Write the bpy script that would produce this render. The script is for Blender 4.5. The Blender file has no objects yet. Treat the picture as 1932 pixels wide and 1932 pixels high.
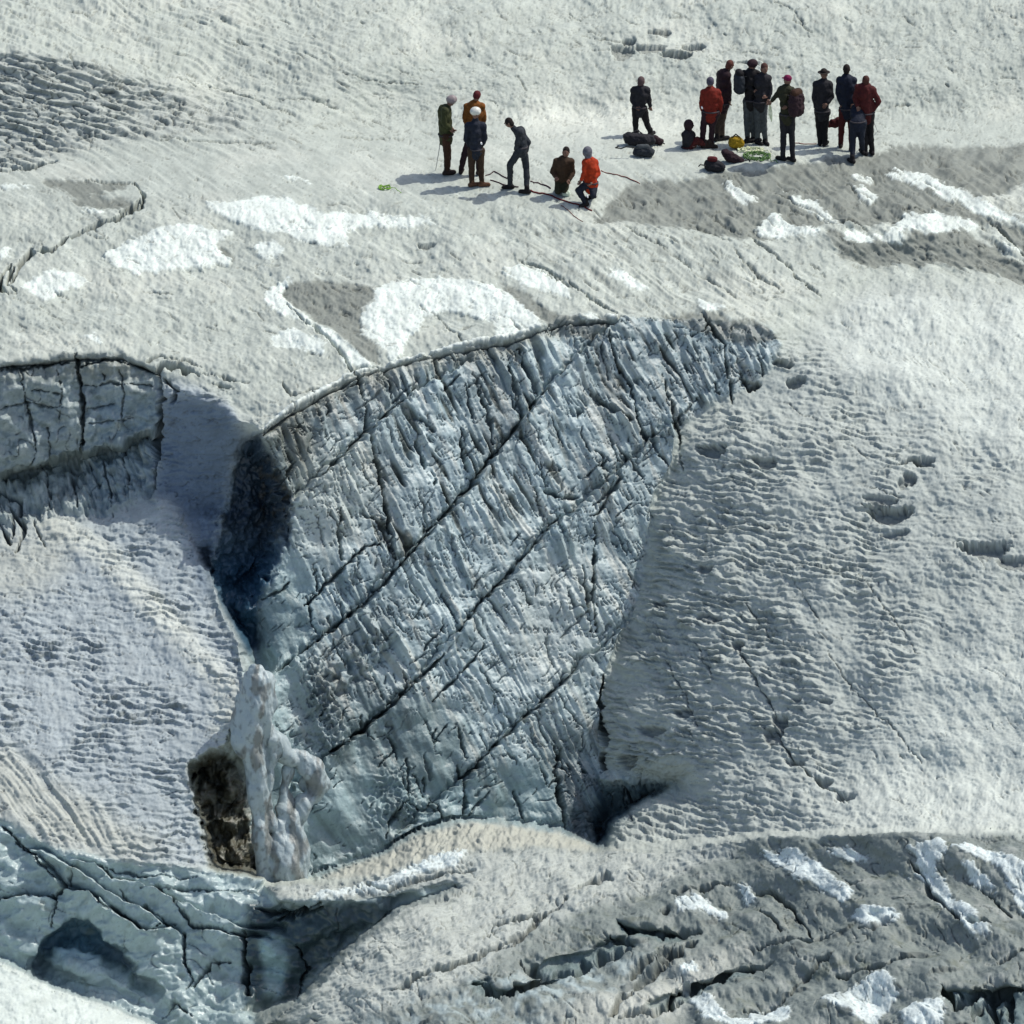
import bpy, bmesh, math, random
import numpy as np
from mathutils import Vector

# ------------------------------------------------------------------ camera, world, sun
C = bpy.context.scene.collection
scene = bpy.context.scene
EL = math.radians(20.0)            # the camera looks down by this angle
DIST = 400.0                       # telephoto: far away
PPM = 84.07                        # traced units (0..1932 across the frame) per metre at the people
RES = 1932.0
FOV = 2 * math.atan((RES / 2 / PPM) / DIST)
P0 = np.array([0.0, -9.0, -5.15])  # point in the middle of the picture
FWD = np.array([0.0, math.cos(EL), -math.sin(EL)])
UPV = np.array([0.0, math.sin(EL), math.cos(EL)])
CAM = P0 - FWD * DIST

cam_d = bpy.data.cameras.new('camera')
cam = bpy.data.objects.new('camera', cam_d)
C.objects.link(cam)
cam.location = CAM
cam.rotation_euler = (math.pi / 2 - EL, 0, 0)
cam_d.sensor_width = 36
cam_d.angle = FOV
cam_d.clip_start = 1
cam_d.clip_end = 5000
scene.camera = cam

SUN_EL = math.radians(57)
sun_h = np.array([0.94, 0.34]); sun_h /= np.linalg.norm(sun_h)   # from the right and behind the scene
SUN = np.array([sun_h[0] * math.cos(SUN_EL), sun_h[1] * math.cos(SUN_EL), math.sin(SUN_EL)])
world = bpy.data.worlds.new('World')
scene.world = world
world.use_nodes = True
nt = world.node_tree
bg = nt.nodes['Background']
sky = nt.nodes.new('ShaderNodeTexSky')
sky.sky_type = 'NISHITA'
sky.sun_disc = False
sky.sun_elevation = SUN_EL
sky.sun_rotation = math.atan2(sun_h[0], sun_h[1])
sky.altitude = 0
sky.dust_density = 2.5
nt.links.new(sky.outputs[0], bg.inputs[0])
bg.inputs[1].default_value = 0.15
sd = bpy.data.lights.new('sun', 'SUN')
sd.energy = 3.5
sd.angle = math.radians(0.5)
sd.color = (1.0, 0.97, 0.90)
so = bpy.data.objects.new('sun', sd)
C.objects.link(so)
so.rotation_euler = Vector(SUN.tolist()).to_track_quat('Z', 'Y').to_euler()
so.location = (20, 20, 40)
scene.view_settings.view_transform = 'Standard'
scene.view_settings.look = 'None'
scene.view_settings.exposure = -0.12
scene.view_settings.gamma = 1.0
scene.cycles.max_bounces = 6
scene.cycles.diffuse_bounces = 3

# ------------------------------------------------------------------ tracing tools
def ray(px, py):
    px = np.asarray(px, float); py = np.asarray(py, float)
    k = 1.0 / (PPM * DIST)
    a = (px - RES / 2) * k
    b = (RES / 2 - py) * k
    r = FWD + a[..., None] * np.array([1.0, 0, 0]) + b[..., None] * UPV
    return r

def W(px, py, Y):
    """world point seen at traced position px,py whose distance north is Y"""
    r = ray(px, py)
    t = (np.asarray(Y, float) - CAM[1]) / r[..., 1]
    return CAM + r * t[..., None]

def hsh(ix, iy, seed):
    h = (ix.astype(np.int64) * 374761393 + iy.astype(np.int64) * 668265263 + seed * 974634777) & 0x7fffffff
    h = ((h ^ (h >> 13)) * 1274126177) & 0x7fffffff
    return (h ^ (h >> 16)) & 0x7fffffff

def perlin(x, y, seed=0):
    x, y = x * 0.883 - y * 0.469 + 13.7, x * 0.469 + y * 0.883 - 5.3
    x0 = np.floor(x); y0 = np.floor(y)
    fx = (x - x0).astype(np.float32); fy = (y - y0).astype(np.float32)
    ix = x0.astype(np.int64); iy = y0.astype(np.int64)
    u = fx * fx * fx * (fx * (fx * 6 - 15) + 10); v = fy * fy * fy * (fy * (fy * 6 - 15) + 10)
    def g(dx, dy):
        a = (hsh(ix + dx, iy + dy, seed) & 1023).astype(np.float32) * (2 * math.pi / 1024)
        return np.cos(a) * (fx - dx) + np.sin(a) * (fy - dy)
    n0 = g(0, 0) * (1 - u) + g(1, 0) * u
    n1 = g(0, 1) * (1 - u) + g(1, 1) * u
    return (n0 * (1 - v) + n1 * v) * 1.5

def fbm(x, y, seed=0, octs=4, gain=0.5):
    s = 0; a = 1.0
    for i in range(octs):
        s = s + a * perlin(x, y, seed + 17 * i)
        x, y = (x * .8 - y * .6) * 2.03, (x * .6 + y * .8) * 2.03; a *= gain
    return s

def ridged(x, y, seed=0, octs=3, gain=0.5):
    s = 0; a = 1.0
    for i in range(octs):
        s = s + a * (1 - 2 * np.abs(perlin(x, y, seed + 31 * i)))
        x, y = (x * .95 - y * .31) * 2.1, (x * .31 + y * .95) * 2.1; a *= gain
    return s

def sstep(a, b, x):
    t = np.clip((x - a) / (b - a), 0, 1)
    return t * t * (3 - 2 * t)

def inpoly(X, Y, poly):
    ins = np.zeros(X.shape, bool)
    n = len(poly)
    xs = [p[0] for p in poly]; ys = [p[1] for p in poly]
    m = (X > min(xs)) & (X < max(xs)) & (Y > min(ys)) & (Y < max(ys))
    x = X[m]; y = Y[m]; r = np.zeros(x.shape, bool)
    for i in range(n):
        x1, y1 = poly[i][:2]; x2, y2 = poly[(i + 1) % n][:2]
        if y1 == y2: continue
        c = ((y1 > y) != (y2 > y)) & (x < (x2 - x1) * (y - y1) / (y2 - y1) + x1)
        r ^= c
    ins[m] = r
    return ins

def dist_line(X, Y, line, reach, closed=False):
    """distance to a polyline, and the position along it 0..1; clipped at reach"""
    D = np.full(X.shape, float(reach)); T = np.zeros(X.shape)
    pts = list(line) + ([line[0]] if closed else [])
    L = [0.0]
    for a, b in zip(pts[:-1], pts[1:]): L.append(L[-1] + math.hypot(b[0] - a[0], b[1] - a[1]))
    tot = L[-1]
    for i, (a, b) in enumerate(zip(pts[:-1], pts[1:])):
        m = (X > min(a[0], b[0]) - reach) & (X < max(a[0], b[0]) + reach) & (Y > min(a[1], b[1]) - reach) & (Y < max(a[1], b[1]) + reach)
        if not m.any(): continue
        x = X[m]; y = Y[m]
        dx = b[0] - a[0]; dy = b[1] - a[1]; l2 = dx * dx + dy * dy + 1e-9
        t = np.clip(((x - a[0]) * dx + (y - a[1]) * dy) / l2, 0, 1)
        d = np.hypot(x - a[0] - t * dx, y - a[1] - t * dy)
        cur = D[m]; tt = T[m]
        k = d < cur
        cur[k] = d[k]; tt[k] = (L[i] + t[k] * (L[i + 1] - L[i])) / tot
        D[m] = cur; T[m] = tt
    return D, T

def blur(A, s):
    """separable gaussian on a regular array"""
    r = int(s * 2.5) + 1
    k = np.exp(-0.5 * (np.arange(-r, r + 1) / s) ** 2); k /= k.sum()
    P = np.pad(A, ((r, r), (0, 0)), mode='edge')
    B = sum(k[i] * P[i:i + A.shape[0]] for i in range(2 * r + 1))
    P = np.pad(B, ((0, 0), (r, r)), mode='edge')
    return sum(k[i] * P[:, i:i + A.shape[1]] for i in range(2 * r + 1))

# ------------------------------------------------------------------ shape of the glacier: traced lines (x, y, distance north in metres)
H, S = True, False
LINES = [
 # far snow slope
 (S, [(-300,-250,15),(966,-250,16),(2232,-250,17)]),
 (S, [(-300,0,6.5),(200,0,6.4),(600,0,7.0),(1100,0,8.5),(1932,0,9.0),(2232,0,9)]),
 (S, [(600,120,4.2),(1100,110,6.2),(1500,110,6.6),(1932,120,6.8),(2232,120,6.8)]),
 (H, [(-300,85,2.9),(0,98,2.6),(90,104,2.6),(200,130,2.7),(320,160,2.8),(430,200,3.0)]),
 (S, [(-300,320,0.4),(0,312,0.6),(100,290,0.8),(200,268,1.1),(340,250,1.5),(480,235,2.0)]),
 (S, [(620,228,3.2),(800,232,3.9),(1150,232,4.3),(1500,242,4.4),(1700,250,4.5),(1932,252,4.8),(2232,260,5)]),
 (S, [(480,262,1.2),(700,285,1.0),(850,298,0.8),(1000,285,1.1),(1150,266,1.6),(1300,272,1.6),(1500,268,1.7),(1640,266,1.8),(1932,272,2.1),(2232,290,2.1)]),
 (S, [(-300,450,-2.6),(0,450,-3.0),(500,420,-2.7),(966,430,-2.9),(1250,430,-2.4),(1500,385,-1.2),(1932,390,-0.8),(2232,400,-0.8)]),
 (S, [(-300,560,-5.6),(0,560,-5.7),(500,560,-5.6),(966,540,-5.3),(1200,535,-5.0),(1420,520,-4.4)]),
 (H, [(1560,440,-2.6),(1640,462,-2.7),(1750,450,-2.4),(1850,470,-2.5),(1932,500,-2.8),(2232,560,-3.6)]),
 (H, [(1570,470,-2.95),(1640,502,-3.1),(1750,494,-2.95),(1850,512,-3.1),(1932,536,-3.3),(2232,600,-4.2)]),
 # rim of the plateau
 (H, [(-300,690,-8.2),(0,687,-8.2),(130,670,-8.0),(230,667,-8.0),(275,690,-8.25),(310,705,-8.4),(380,712,-8.6),(440,745,-9.2),(470,775,-9.8),(490,815,-10.6),(540,780,-10.1),(600,745,-9.4),(660,710,-8.8),(760,680,-8.2),(850,660,-7.8),(960,640,-7.5),(1010,620,-7.2),(1060,603,-6.9),(1150,600,-6.8),(1240,602,-6.7),(1330,603,-6.6),(1440,613,-6.5),(1475,650,-6.8)]),
 # wall of the block on the left, with its ledge
 (H, [(-300,915,-8.75),(0,895,-8.75),(150,855,-8.65),(285,812,-8.6),(296,760,-8.5),(292,705,-8.35)]),
 (H, [(-300,928,-7.9),(0,908,-7.9),(150,868,-7.9),(292,826,-8.0)]),
 (H, [(-300,1010,-9.3),(0,1000,-9.3),(100,976,-9.2),(200,972,-9.2),(285,935,-9.1),(298,860,-8.9)]),
 # shaded chute beside it
 (S, [(318,740,-8.9),(400,752,-9.3),(455,800,-10.2)]),
 (S, [(312,850,-8.8),(380,850,-8.9),(440,850,-9.4)]),
 (S, [(340,930,-9.2),(400,950,-9.2),(425,970,-9.5)]),
 (H, [(296,945,-9.6),(345,1000,-10.4),(385,1085,-11.4),(410,1160,-12.6)]),
 (S, [(380,1040,-10.0),(405,1080,-10.5)]),
 # left ramp
 (S, [(440,1225,-13.9),(458,1290,-15.2),(432,1360,-16.0)]),
 (S, [(-300,1020,-9.9),(0,1020,-9.9),(100,1000,-9.7),(200,1000,-9.8),(300,960,-9.9)]),
 (S, [(-300,1250,-13.0),(0,1250,-13.4),(200,1230,-13.4),(380,1250,-14.2)]),
 (S, [(-300,1400,-15.4),(0,1400,-15.8),(300,1400,-16.2)]),
 (H, [(-300,1520,-17.4),(0,1545,-17.9),(100,1600,-18.5),(250,1628,-18.7),(400,1648,-18.7),(490,1660,-18.8)]),
 # right edge of the ramp (drops into the pit and the cave)
 (H, [(420,970,-10.0),(400,1040,-10.7),(398,1090,-11.4),(412,1150,-12.6),(446,1210,-14.0),(464,1290,-15.4),(436,1370,-16.2),(425,1408,-16.4),(398,1414,-16.4),(353,1442,-16.7),(361,1510,-17.2),(381,1572,-17.8),(398,1640,-18.4)]),
 # cave mouth, inside
 (H, [(462,850,-9.2),(490,880,-9.0),(505,950,-9.0),(500,1010,-9.3),(470,1080,-9.8),(440,1110,-10.4),(425,1060,-10.4)]),
 (H, [(420,1120,-11.2),(440,1165,-11.2),(474,1200,-11.5),(488,1260,-12.2)]),
 # left end of the great wall
 (H, [(492,822,-10.6),(515,860,-10.65),(540,910,-10.8),(556,965,-11.0),(548,1020,-11.2),(505,1090,-11.6),(470,1150,-12.0)]),
 (S, [(520,1250,-12.7),(545,1400,-13.6),(600,1560,-14.4),(590,1655,-14.8)]),
 # pit left of the pinnacle
 (H, [(410,1432,-14.0),(440,1436,-13.8),(470,1450,-13.8),(485,1530,-14.2),(480,1640,-15.0),(415,1630,-15.2),(396,1570,-14.8),(376,1500,-14.4),(372,1458,-14.2),(410,1432,-14.0)]),
 (H, [(505,1655,-15.0),(600,1650,-14.9),(700,1612,-14.5),(780,1572,-14.1),(850,1548,-13.8),(950,1545,-13.5),(1050,1560,-13.4),(1125,1588,-13.4)]),
 # foot of the wall against the right slope
 (H, [(1475,650,-6.8),(1462,690,-7.1),(1400,735,-7.4),(1330,768,-7.7),(1280,810,-8.1),(1272,880,-8.5),(1240,930,-8.9),(1218,1030,-9.6),(1204,1130,-10.3),(1172,1210,-10.9),(1140,1290,-11.5),(1135,1360,-11.9),(1130,1450,-12.5),(1125,1500,-12.9)]),
 (H, [(1125,1500,-12.9),(1128,1590,-12.6),(1145,1550,-12.4),(1200,1510,-12.6),(1265,1485,-13.5)]),
 (H, [(1132,1470,-13.1),(1200,1470,-13.4),(1275,1472,-13.9)]),
 (H, [(1140,1600,-14.8),(1160,1555,-14.6),(1210,1518,-14.4),(1285,1485,-14.3)]),
 # right slope
 (S, [(1560,700,-7.2),(1700,690,-7.2),(1932,690,-7.1),(2232,700,-7.2)]),
 (S, [(1340,830,-8.9),(1500,900,-10.0),(1932,900,-10.8),(2232,900,-11.1)]),
 (S, [(1250,1030,-10.6),(1400,1100,-11.9),(1600,1100,-12.8),(1932,1100,-14.0),(2232,1100,-14.6)]),
 (S, [(1200,1230,-12.2),(1320,1300,-13.6),(1500,1300,-14.9),(1932,1300,-17.0),(2232,1300,-17.8)]),
 (S, [(1170,1400,-13.2),(1300,1430,-14.8),(1500,1470,-17.0),(1932,1470,-19.2),(2232,1470,-20)]),
 (H, [(1165,1590,-16.6),(1300,1582,-17.0),(1450,1569,-18.6),(1600,1563,-20.4),(1750,1560,-21.4),(1932,1563,-21.8),(2232,1563,-22.8)]),
 # mound in front of the wall foot
 (H, [(600,1662,-17.6),(645,1640,-17.4),(720,1612,-17.0),(790,1578,-16.6),(870,1556,-16.4),(960,1556,-16.3),(1060,1572,-16.4),(1120,1598,-16.6),(1165,1600,-16.8)]),
 # crest of the foreground ridge
 (H, [(500,1672,-19.3),(610,1672,-19.6),(720,1652,-19.6),(830,1612,-19.2),(1000,1598,-18.9),(1150,1604,-18.9),(1250,1607,-19.1),(1330,1594,-19.7),(1450,1582,-20.8),(1600,1576,-22.3),(1750,1573,-22.9),(1932,1576,-23.3),(2232,1576,-24.3)]),
 (S, [(1000,1750,-21.9),(1400,1720,-22.7),(1932,1720,-25.8),(2232,1720,-26.6)]),
 (S, [(900,1932,-26.0),(1400,1932,-27.0),(1932,1932,-30),(2232,1932,-30.5)]),
 (S, [(-300,2232,-38),(966,2232,-34),(2232,2232,-37)]),
 # gully
 (H, [(520,1700,-20.1),(600,1702,-20.3),(740,1690,-20.3),(870,1655,-20.0)]),
 (H, [(478,1905,-20.9),(560,1885,-20.5),(640,1795,-20.1),(745,1715,-20.1),(860,1670,-20.0)]),
 (H, [(500,1935,-24.5),(600,1868,-23.9),(650,1805,-23.2),(760,1722,-22.2),(870,1680,-21.0)]),
 (S, [(700,1932,-25.5),(800,1800,-23.6)]),
 # blue ice wall, lower left
 (S, [(-300,1640,-18.6),(0,1640,-18.5),(130,1690,-19.0),(260,1720,-19.4),(450,1770,-19.8),(460,1700,-19.3)]),
 (S, [(-300,1730,-19.2),(0,1800,-19.4),(80,1840,-19.7)]),
 (S, [(300,1850,-20.2),(450,1850,-20.2),(470,1932,-21.6)]),
 (H, [(-300,1745,-19.8),(0,1808,-19.9),(60,1842,-20.0),(150,1876,-20.2),(230,1902,-20.5),(300,1930,-20.8),(560,2182,-24)]),
 # the nearest snow, lower left corner
 (H, [(-300,1757,-25.0),(0,1820,-25),(60,1854,-25),(150,1888,-25),(230,1914,-25),(300,1942,-25),(520,2182,-28)]),
 (S, [(-300,1932,-27),(0,1932,-27),(200,1960,-27)]),
]
G0, G1, GS = -300.0, 2232.0, 4.0
gn = int((G1 - G0) / GS) + 1

def solve_field():
    val = None
    for lev in (32, 16, 8, 4):
        n = int((G1 - G0) / lev) + 1
        con = np.zeros((n, n)); cnt = np.zeros((n, n))
        for hard, ln in LINES:
            for a, b in zip(ln[:-1], ln[1:]):
                m = max(2, int(math.hypot(b[0] - a[0], b[1] - a[1]) / lev * 2))
                t = np.linspace(0, 1, m + 1)
                x = a[0] + (b[0] - a[0]) * t; y = a[1] + (b[1] - a[1]) * t; v = a[2] + (b[2] - a[2]) * t
                ix = np.clip(np.round((x - G0) / lev).astype(int), 0, n - 1); iy = np.clip(np.round((y - G0) / lev).astype(int), 0, n - 1)
                np.add.at(con, (iy, ix), v); np.add.at(cnt, (iy, ix), 1)
        fix = cnt > 0
        con[fix] /= cnt[fix]
        if val is None:
            val = np.full((n, n), con[fix].mean())
        else:
            g = (np.arange(n) * lev) / (lev * 2.0)
            i0 = np.clip(np.floor(g).astype(int), 0, val.shape[0] - 2); f = g - i0
            r = val[i0] * (1 - f)[:, None] + val[i0 + 1] * f[:, None]
            val = r[:, i0] * (1 - f) + r[:, i0 + 1] * f
        val[fix] = con[fix]
        for _ in range({32: 600, 16: 300, 8: 200, 4: 150}[lev]):
            P = np.pad(val, 1, mode='edge')
            new = 0.25 * (P[:-2, 1:-1] + P[2:, 1:-1] + P[1:-1, :-2] + P[1:-1, 2:])
            new[fix] = con[fix]
            val = new
    return val

Yc = solve_field()
gx = G0 + np.arange(gn) * GS
CX, CY = np.meshgrid(gx, gx)
hd = np.full(CX.shape, 70.0)
for hard, ln in LINES:
    if hard:
        d, _ = dist_line(CX, CY, ln, 70)
        hd = np.minimum(hd, d)
Ys = blur(Yc, 7.0); Ym = blur(Yc, 2.5)
w1 = sstep(4, 30, hd); w2 = sstep(25, 68, hd)
Yc = Yc * (1 - w1) + (Ym * (1 - w2) + Ys * w2) * w1

def sample(A, x, y):
    gx_ = np.clip((x - G0) / GS, 0, gn - 1.001); gy_ = np.clip((y - G0) / GS, 0, gn - 1.001)
    ix = gx_.astype(int); iy = gy_.astype(int); fx = gx_ - ix; fy = gy_ - iy
    return (A[iy, ix] * (1 - fx) + A[iy, ix + 1] * fx) * (1 - fy) + (A[iy + 1, ix] * (1 - fx) + A[iy + 1, ix + 1] * fx) * fy

# ------------------------------------------------------------------ fine grid over the glacier
def axis():
    a = list(np.arange(-300, -16, 7.0)); b = list(np.arange(-16, 1949, 1.85)); c = list(np.arange(1950, 2233, 7.0))
    return np.array(a + b + c)
ax = axis()
NX = NY = len(ax)
PX, PY = np.meshgrid(ax, ax)
rim_line = LINES[11][1]
# ragged edges: every traced line wobbles a little
wx = 3.0 * fbm(PX / 23, PY / 23, 5, 4, 0.6) + 5.0 * perlin(PX / 90, PY / 90, 8)
wy = 2.6 * fbm(PX / 21, PY / 21, 6, 4, 0.6) + 4.0 * perlin(PX / 80, PY / 80, 9)
near_people = sstep(420, 340, PY) * sstep(200, 260, PY)
loc_ = sstep(120, 40, np.hypot((PX - 410) / 1.0, (PY - 1530) / 1.3)) + sstep(190, 120, np.hypot((PX - 480) / .6, (PY - 1000) / 1.0))
wx += loc_ * 7 * fbm(PX / 13, PY / 15, 12, 2); wy += loc_ * 6 * fbm(PX / 13, PY / 13, 13, 2)
wx *= (1 - 0.8 * near_people); wy *= (1 - 0.8 * near_people)
QX = PX + wx; QY = PY + wy

def cmask(poly, soft=6.0):
    return blur(inpoly(CX, CY, poly).astype(float), max(0.6, soft / GS))
def M(poly, soft=6.0):
    return sample(cmask(poly, soft), QX, QY)

P_cliff = [(490,815),(540,780),(600,745),(660,710),(760,680),(850,660),(960,640),(1010,620),(1060,603),(1150,600),(1240,602),(1330,603),(1440,613),(1475,650),(1462,690),(1400,735),(1330,768),(1280,810),(1272,880),(1240,930),(1218,1030),(1204,1130),(1172,1210),(1140,1290),(1135,1360),(1130,1450),(1200,1468),(1280,1475),(1210,1518),(1160,1555),(1140,1600),(1060,1572),(960,1556),(870,1552),(790,1574),(720,1608),(645,1636),(600,1658),(500,1658),(480,1640),(470,1440),(420,1420),(440,1370),(464,1290),(446,1210),(408,1150),(395,1070),(425,960),(440,880),(462,835)]
P_block = [(-300,690),(0,687),(130,670),(230,667),(275,690),(308,705),(304,760),(298,860),(288,935),(200,972),(100,976),(0,1000),(-300,1010)]
P_cave = [(448,850),(462,828),(485,822),(515,865),(545,930),(553,975),(548,1020),(515,1085),(490,1150),(484,1225),(468,1235),(440,1185),(408,1120),(396,1070),(410,1010),(432,950)]
P_pit = [(355,1448),(385,1428),(410,1415),(431,1426),(455,1465),(470,1537),(491,1655),(401,1642),(396,1614),(383,1573),(364,1515)]
P_ramp = [(-300,1010),(0,1000),(100,976),(200,972),(288,935),(304,760),(310,715),(380,730),(440,760),(462,835),(440,880),(425,960),(395,1070),(408,1150),(446,1210),(464,1290),(436,1370),(431,1426),(410,1415),(385,1428),(355,1448),(364,1515),(383,1573),(396,1614),(401,1642),(250,1628),(100,1600),(0,1545),(-300,1520)]
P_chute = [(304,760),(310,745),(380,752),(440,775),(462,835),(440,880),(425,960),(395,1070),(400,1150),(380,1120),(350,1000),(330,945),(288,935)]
P_right = [(1480,650),(1600,560),(2232,560),(2232,1572),(1750,1570),(1450,1578),(1330,1590),(1165,1600),(1120,1598),(1060,1572),(960,1556),(870,1556),(790,1578),(720,1612),(640,1640),(600,1662),(720,1650),(830,1610),(1000,1597),(1150,1602),(1250,1606),(1140,1600),(1160,1555),(1210,1518),(1280,1475),(1200,1468),(1130,1450),(1135,1360),(1140,1290),(1172,1210),(1204,1130),(1218,1030),(1240,930),(1272,880),(1280,810),(1330,768),(1400,735),(1462,690)]
P_right = [(1480,650),(1640,540),(2232,560),(2232,1575),(1750,1573),(1450,1582),(1250,1607),(1150,1604),(1140,1600),(1160,1555),(1210,1518),(1280,1475),(1200,1468),(1130,1450),(1135,1360),(1140,1290),(1172,1210),(1204,1130),(1218,1030),(1240,930),(1272,880),(1280,810),(1330,768),(1400,735),(1462,690)]
P_mound = [(600,1660),(645,1636),(720,1608),(790,1574),(870,1552),(960,1556),(1060,1572),(1140,1600),(1250,1607),(1150,1604),(1000,1598),(830,1612),(720,1652)]
P_ridge = [(500,1672),(610,1672),(720,1652),(830,1612),(1000,1598),(1150,1604),(1250,1607),(1330,1594),(1450,1582),(1600,1576),(1750,1573),(1932,1576),(2232,1576),(2232,2232),(400,2232),(478,1905),(560,1885),(640,1795),(745,1715),(860,1670),(740,1690),(600,1702),(520,1700)]
P_blue = [(-300,1520),(0,1545),(100,1600),(250,1628),(400,1645),(490,1660),(520,1700),(600,1702),(740,1690),(860,1670),(745,1715),(640,1795),(560,1885),(478,1905),(500,2232),(520,2182),(300,1936),(230,1908),(150,1882),(60,1848),(0,1814),(-300,1750)]
P_near = [(-300,1750),(0,1814),(60,1848),(150,1882),(230,1908),(300,1936),(520,2182),(520,2232),(-300,2232)]
P_grotto = [(55,1843),(64,1800),(79,1773),(100,1752),(122,1736),(148,1727),(168,1732),(197,1765),(223,1790),(250,1815),(286,1850),(318,1890),(322,1945),(230,1902),(150,1876)]
P_dark = [(-20,100),(60,102),(150,118),(230,140),(330,170),(430,205),(485,232),(420,245),(300,255),(200,270),(110,290),(40,318),(-300,330),(-300,85)]

m_cliff = M(P_cliff, 3); m_block = M(P_block, 3); m_cave = M(P_cave, 5); m_pit = M(P_pit, 4)
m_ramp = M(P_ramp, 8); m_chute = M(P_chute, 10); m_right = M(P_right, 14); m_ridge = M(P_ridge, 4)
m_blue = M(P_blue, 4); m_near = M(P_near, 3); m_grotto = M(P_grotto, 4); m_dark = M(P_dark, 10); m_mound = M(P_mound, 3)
m_plateau = np.clip(1 - m_cliff - m_block - m_ramp - m_right - m_ridge - m_blue - m_near - m_cave - m_mound, 0, 1)

YB = sample(Yc, QX, QY)
Hd = np.zeros_like(PX)               # relief along the surface normal, metres
HOLE = np.zeros_like(PX)
EXC = np.zeros_like(PX)              # crack mask, for dirt lying in cracks

def veins(lx, ly, rot, wid, depth, mask, seed, dens=.0):
    """a web of hairline melt cracks"""
    global Hd, EXC
    c, s = math.cos(rot), math.sin(rot)
    x = PX + 6 * perlin(PX / 28, PY / 28, seed + 2); y = PY + 4 * perlin(PX / 24, PY / 24, seed + 3)
    p = np.abs(perlin((x * c + y * s) / lx, (-x * s + y * c) / ly, seed))
    on = sstep(dens, dens + .35, fbm(PX / (lx * 1.3), PY / (ly * 2.2), seed + 7, 3, .6))
    g = np.clip(1 - p / wid, 0, 1) * on * mask
    Hd -= depth * g
    EXC = np.maximum(EXC, g * .8)

CW = 1.0
def crack(line, width, depth, jag=2.5, seed=0, taper=True, region=None):
    """a traced crack cut into the ice as a V groove with uneven width"""
    global Hd, EXC
    x0 = min(p[0] for p in line) - 14; x1 = max(p[0] for p in line) + 14
    y0 = min(p[1] for p in line) - 14; y1 = max(p[1] for p in line) + 14
    i0, i1 = np.searchsorted(ax, [x0, x1]); j0, j1 = np.searchsorted(ax, [y0, y1])
    sl = (slice(j0, j1), slice(i0, i1))
    x = PX[sl] + jag * perlin(PX[sl] / 7, PY[sl] / 7, 40 + seed) + 1.6 * jag * perlin(PX[sl] / 25, PY[sl] / 25, 50 + seed)
    y = PY[sl] + jag * perlin(PX[sl] / 7, PY[sl] / 7, 60 + seed) + 1.6 * jag * perlin(PX[sl] / 25, PY[sl] / 25, 70 + seed)
    d, t = dist_line(x, y, line, 14)
    w = CW * width * np.clip(0.85 + 1.1 * perlin(PX[sl] / 20, PY[sl] / 20, 80 + seed), .3, 1.8)
    if taper: w = w * (0.35 + 0.65 * np.sin(np.pi * np.clip(t, 0.03, 0.97)) ** 0.6)
    g = np.clip(1 - d / np.maximum(w, 0.8), 0, 1) ** 0.7
    Hd[sl] -= depth * g
    EXC[sl] = np.maximum(EXC[sl], g)

F = 1.16563
def cz(ox, oy, sc, pts): return [((ox + x / sc) / F, (oy + y / sc) / F) for x, y in pts]

# ---- great wall: flutes running down to the right, ledges running up to the right
wobx = PX + 9 * perlin(PX / 150, PY / 150, 21) + 1.2 * perlin(PX / 14, PY / 14, 23); woby = PY + 9 * perlin(PX / 140, PY / 150, 22)
fan = 0.10 * np.sin((PX - 560) / 900 * math.pi) * (PY - 900) * .6
acr = wobx * 0.90 - woby * 0.43 - fan; alo = wobx * 0.43 + woby * 0.90
dia = wobx * 0.66 + woby * 0.75; dac = wobx * 0.75 - woby * 0.66
BANDS = [[(880,690),(775,745),(725,785),(654,852),(560,935)],
 [(1180,590),(1130,640),(1037,727),(959,827),(888,920),(821,991),(778,1033),(735,1082),(689,1137),(636,1182),(540,1258)],
 [(1260,800),(1180,880),(1100,950),(1027,1005),(949,1097),(881,1172),(863,1197),(835,1217),(782,1288),(744,1330),(676,1383),(560,1480)],
 [(1230,1130),(1150,1210),(1092,1258),(1047,1303),(979,1364),(941,1398),(896,1451),(866,1474),(760,1570)]]
band = np.zeros_like(PX); lipstep = np.zeros_like(PX)
for bi, b_ in enumerate(BANDS):
    pa = sorted([((x * .75 - y * .66), (x * .66 + y * .75)) for x, y in b_])
    bd = np.interp(PX * .75 - PY * .66, [p[0] for p in pa], [p[1] for p in pa])
    side = PX * .66 + PY * .75 - bd + 9 * perlin(acr / 15, alo / 40, 90 + bi) + 5 * perlin(PX / 8, PY / 8, 95 + bi)
    cut_ = sstep(pa[0][0] - 30, pa[0][0] + 10, PX * .75 - PY * .66) * sstep(pa[-1][0] + 30, pa[-1][0] - 10, PX * .75 - PY * .66)
    band = band + (side > 0)
    lipstep = lipstep + cut_ * sstep(-1.5, 2.5, side) * np.exp(-np.maximum(side, 0) / 75) * (.24, .34, .32, .30)[bi]
    lipstep = lipstep - cut_ * .16 * np.exp(-(np.minimum(side, 0) / 9.0) ** 2) * (side < 0)
acr = acr + band * 333.3; alo = alo + band * 77.7
fl = ridged(acr / 27, alo / 520, 100, 2, 0.5) * 0.13 * np.clip(.7 + 1.2 * perlin(PX / 90, PY / 90, 101), .1, 1.5) + fbm(acr / 10, alo / 330, 104, 2, 0.5) * 0.09 + fbm(acr / 4.5, alo / 140, 107, 2, .5) * .030
cleft = M([(820,660),(1000,640),(1060,900),(960,960),(880,1000),(760,1060),(700,1000),(760,780)], 30) + M([(1130,690),(1240,620),(1400,640),(1250,860),(1150,780)], 30)
fl -= sstep(.30, .55, perlin(acr / 13, alo / 85, 130)) * .22 * (.25 + cleft)
fl += fbm(acr / 9, alo / 60, 108, 2, 0.5) * 0.018
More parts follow.
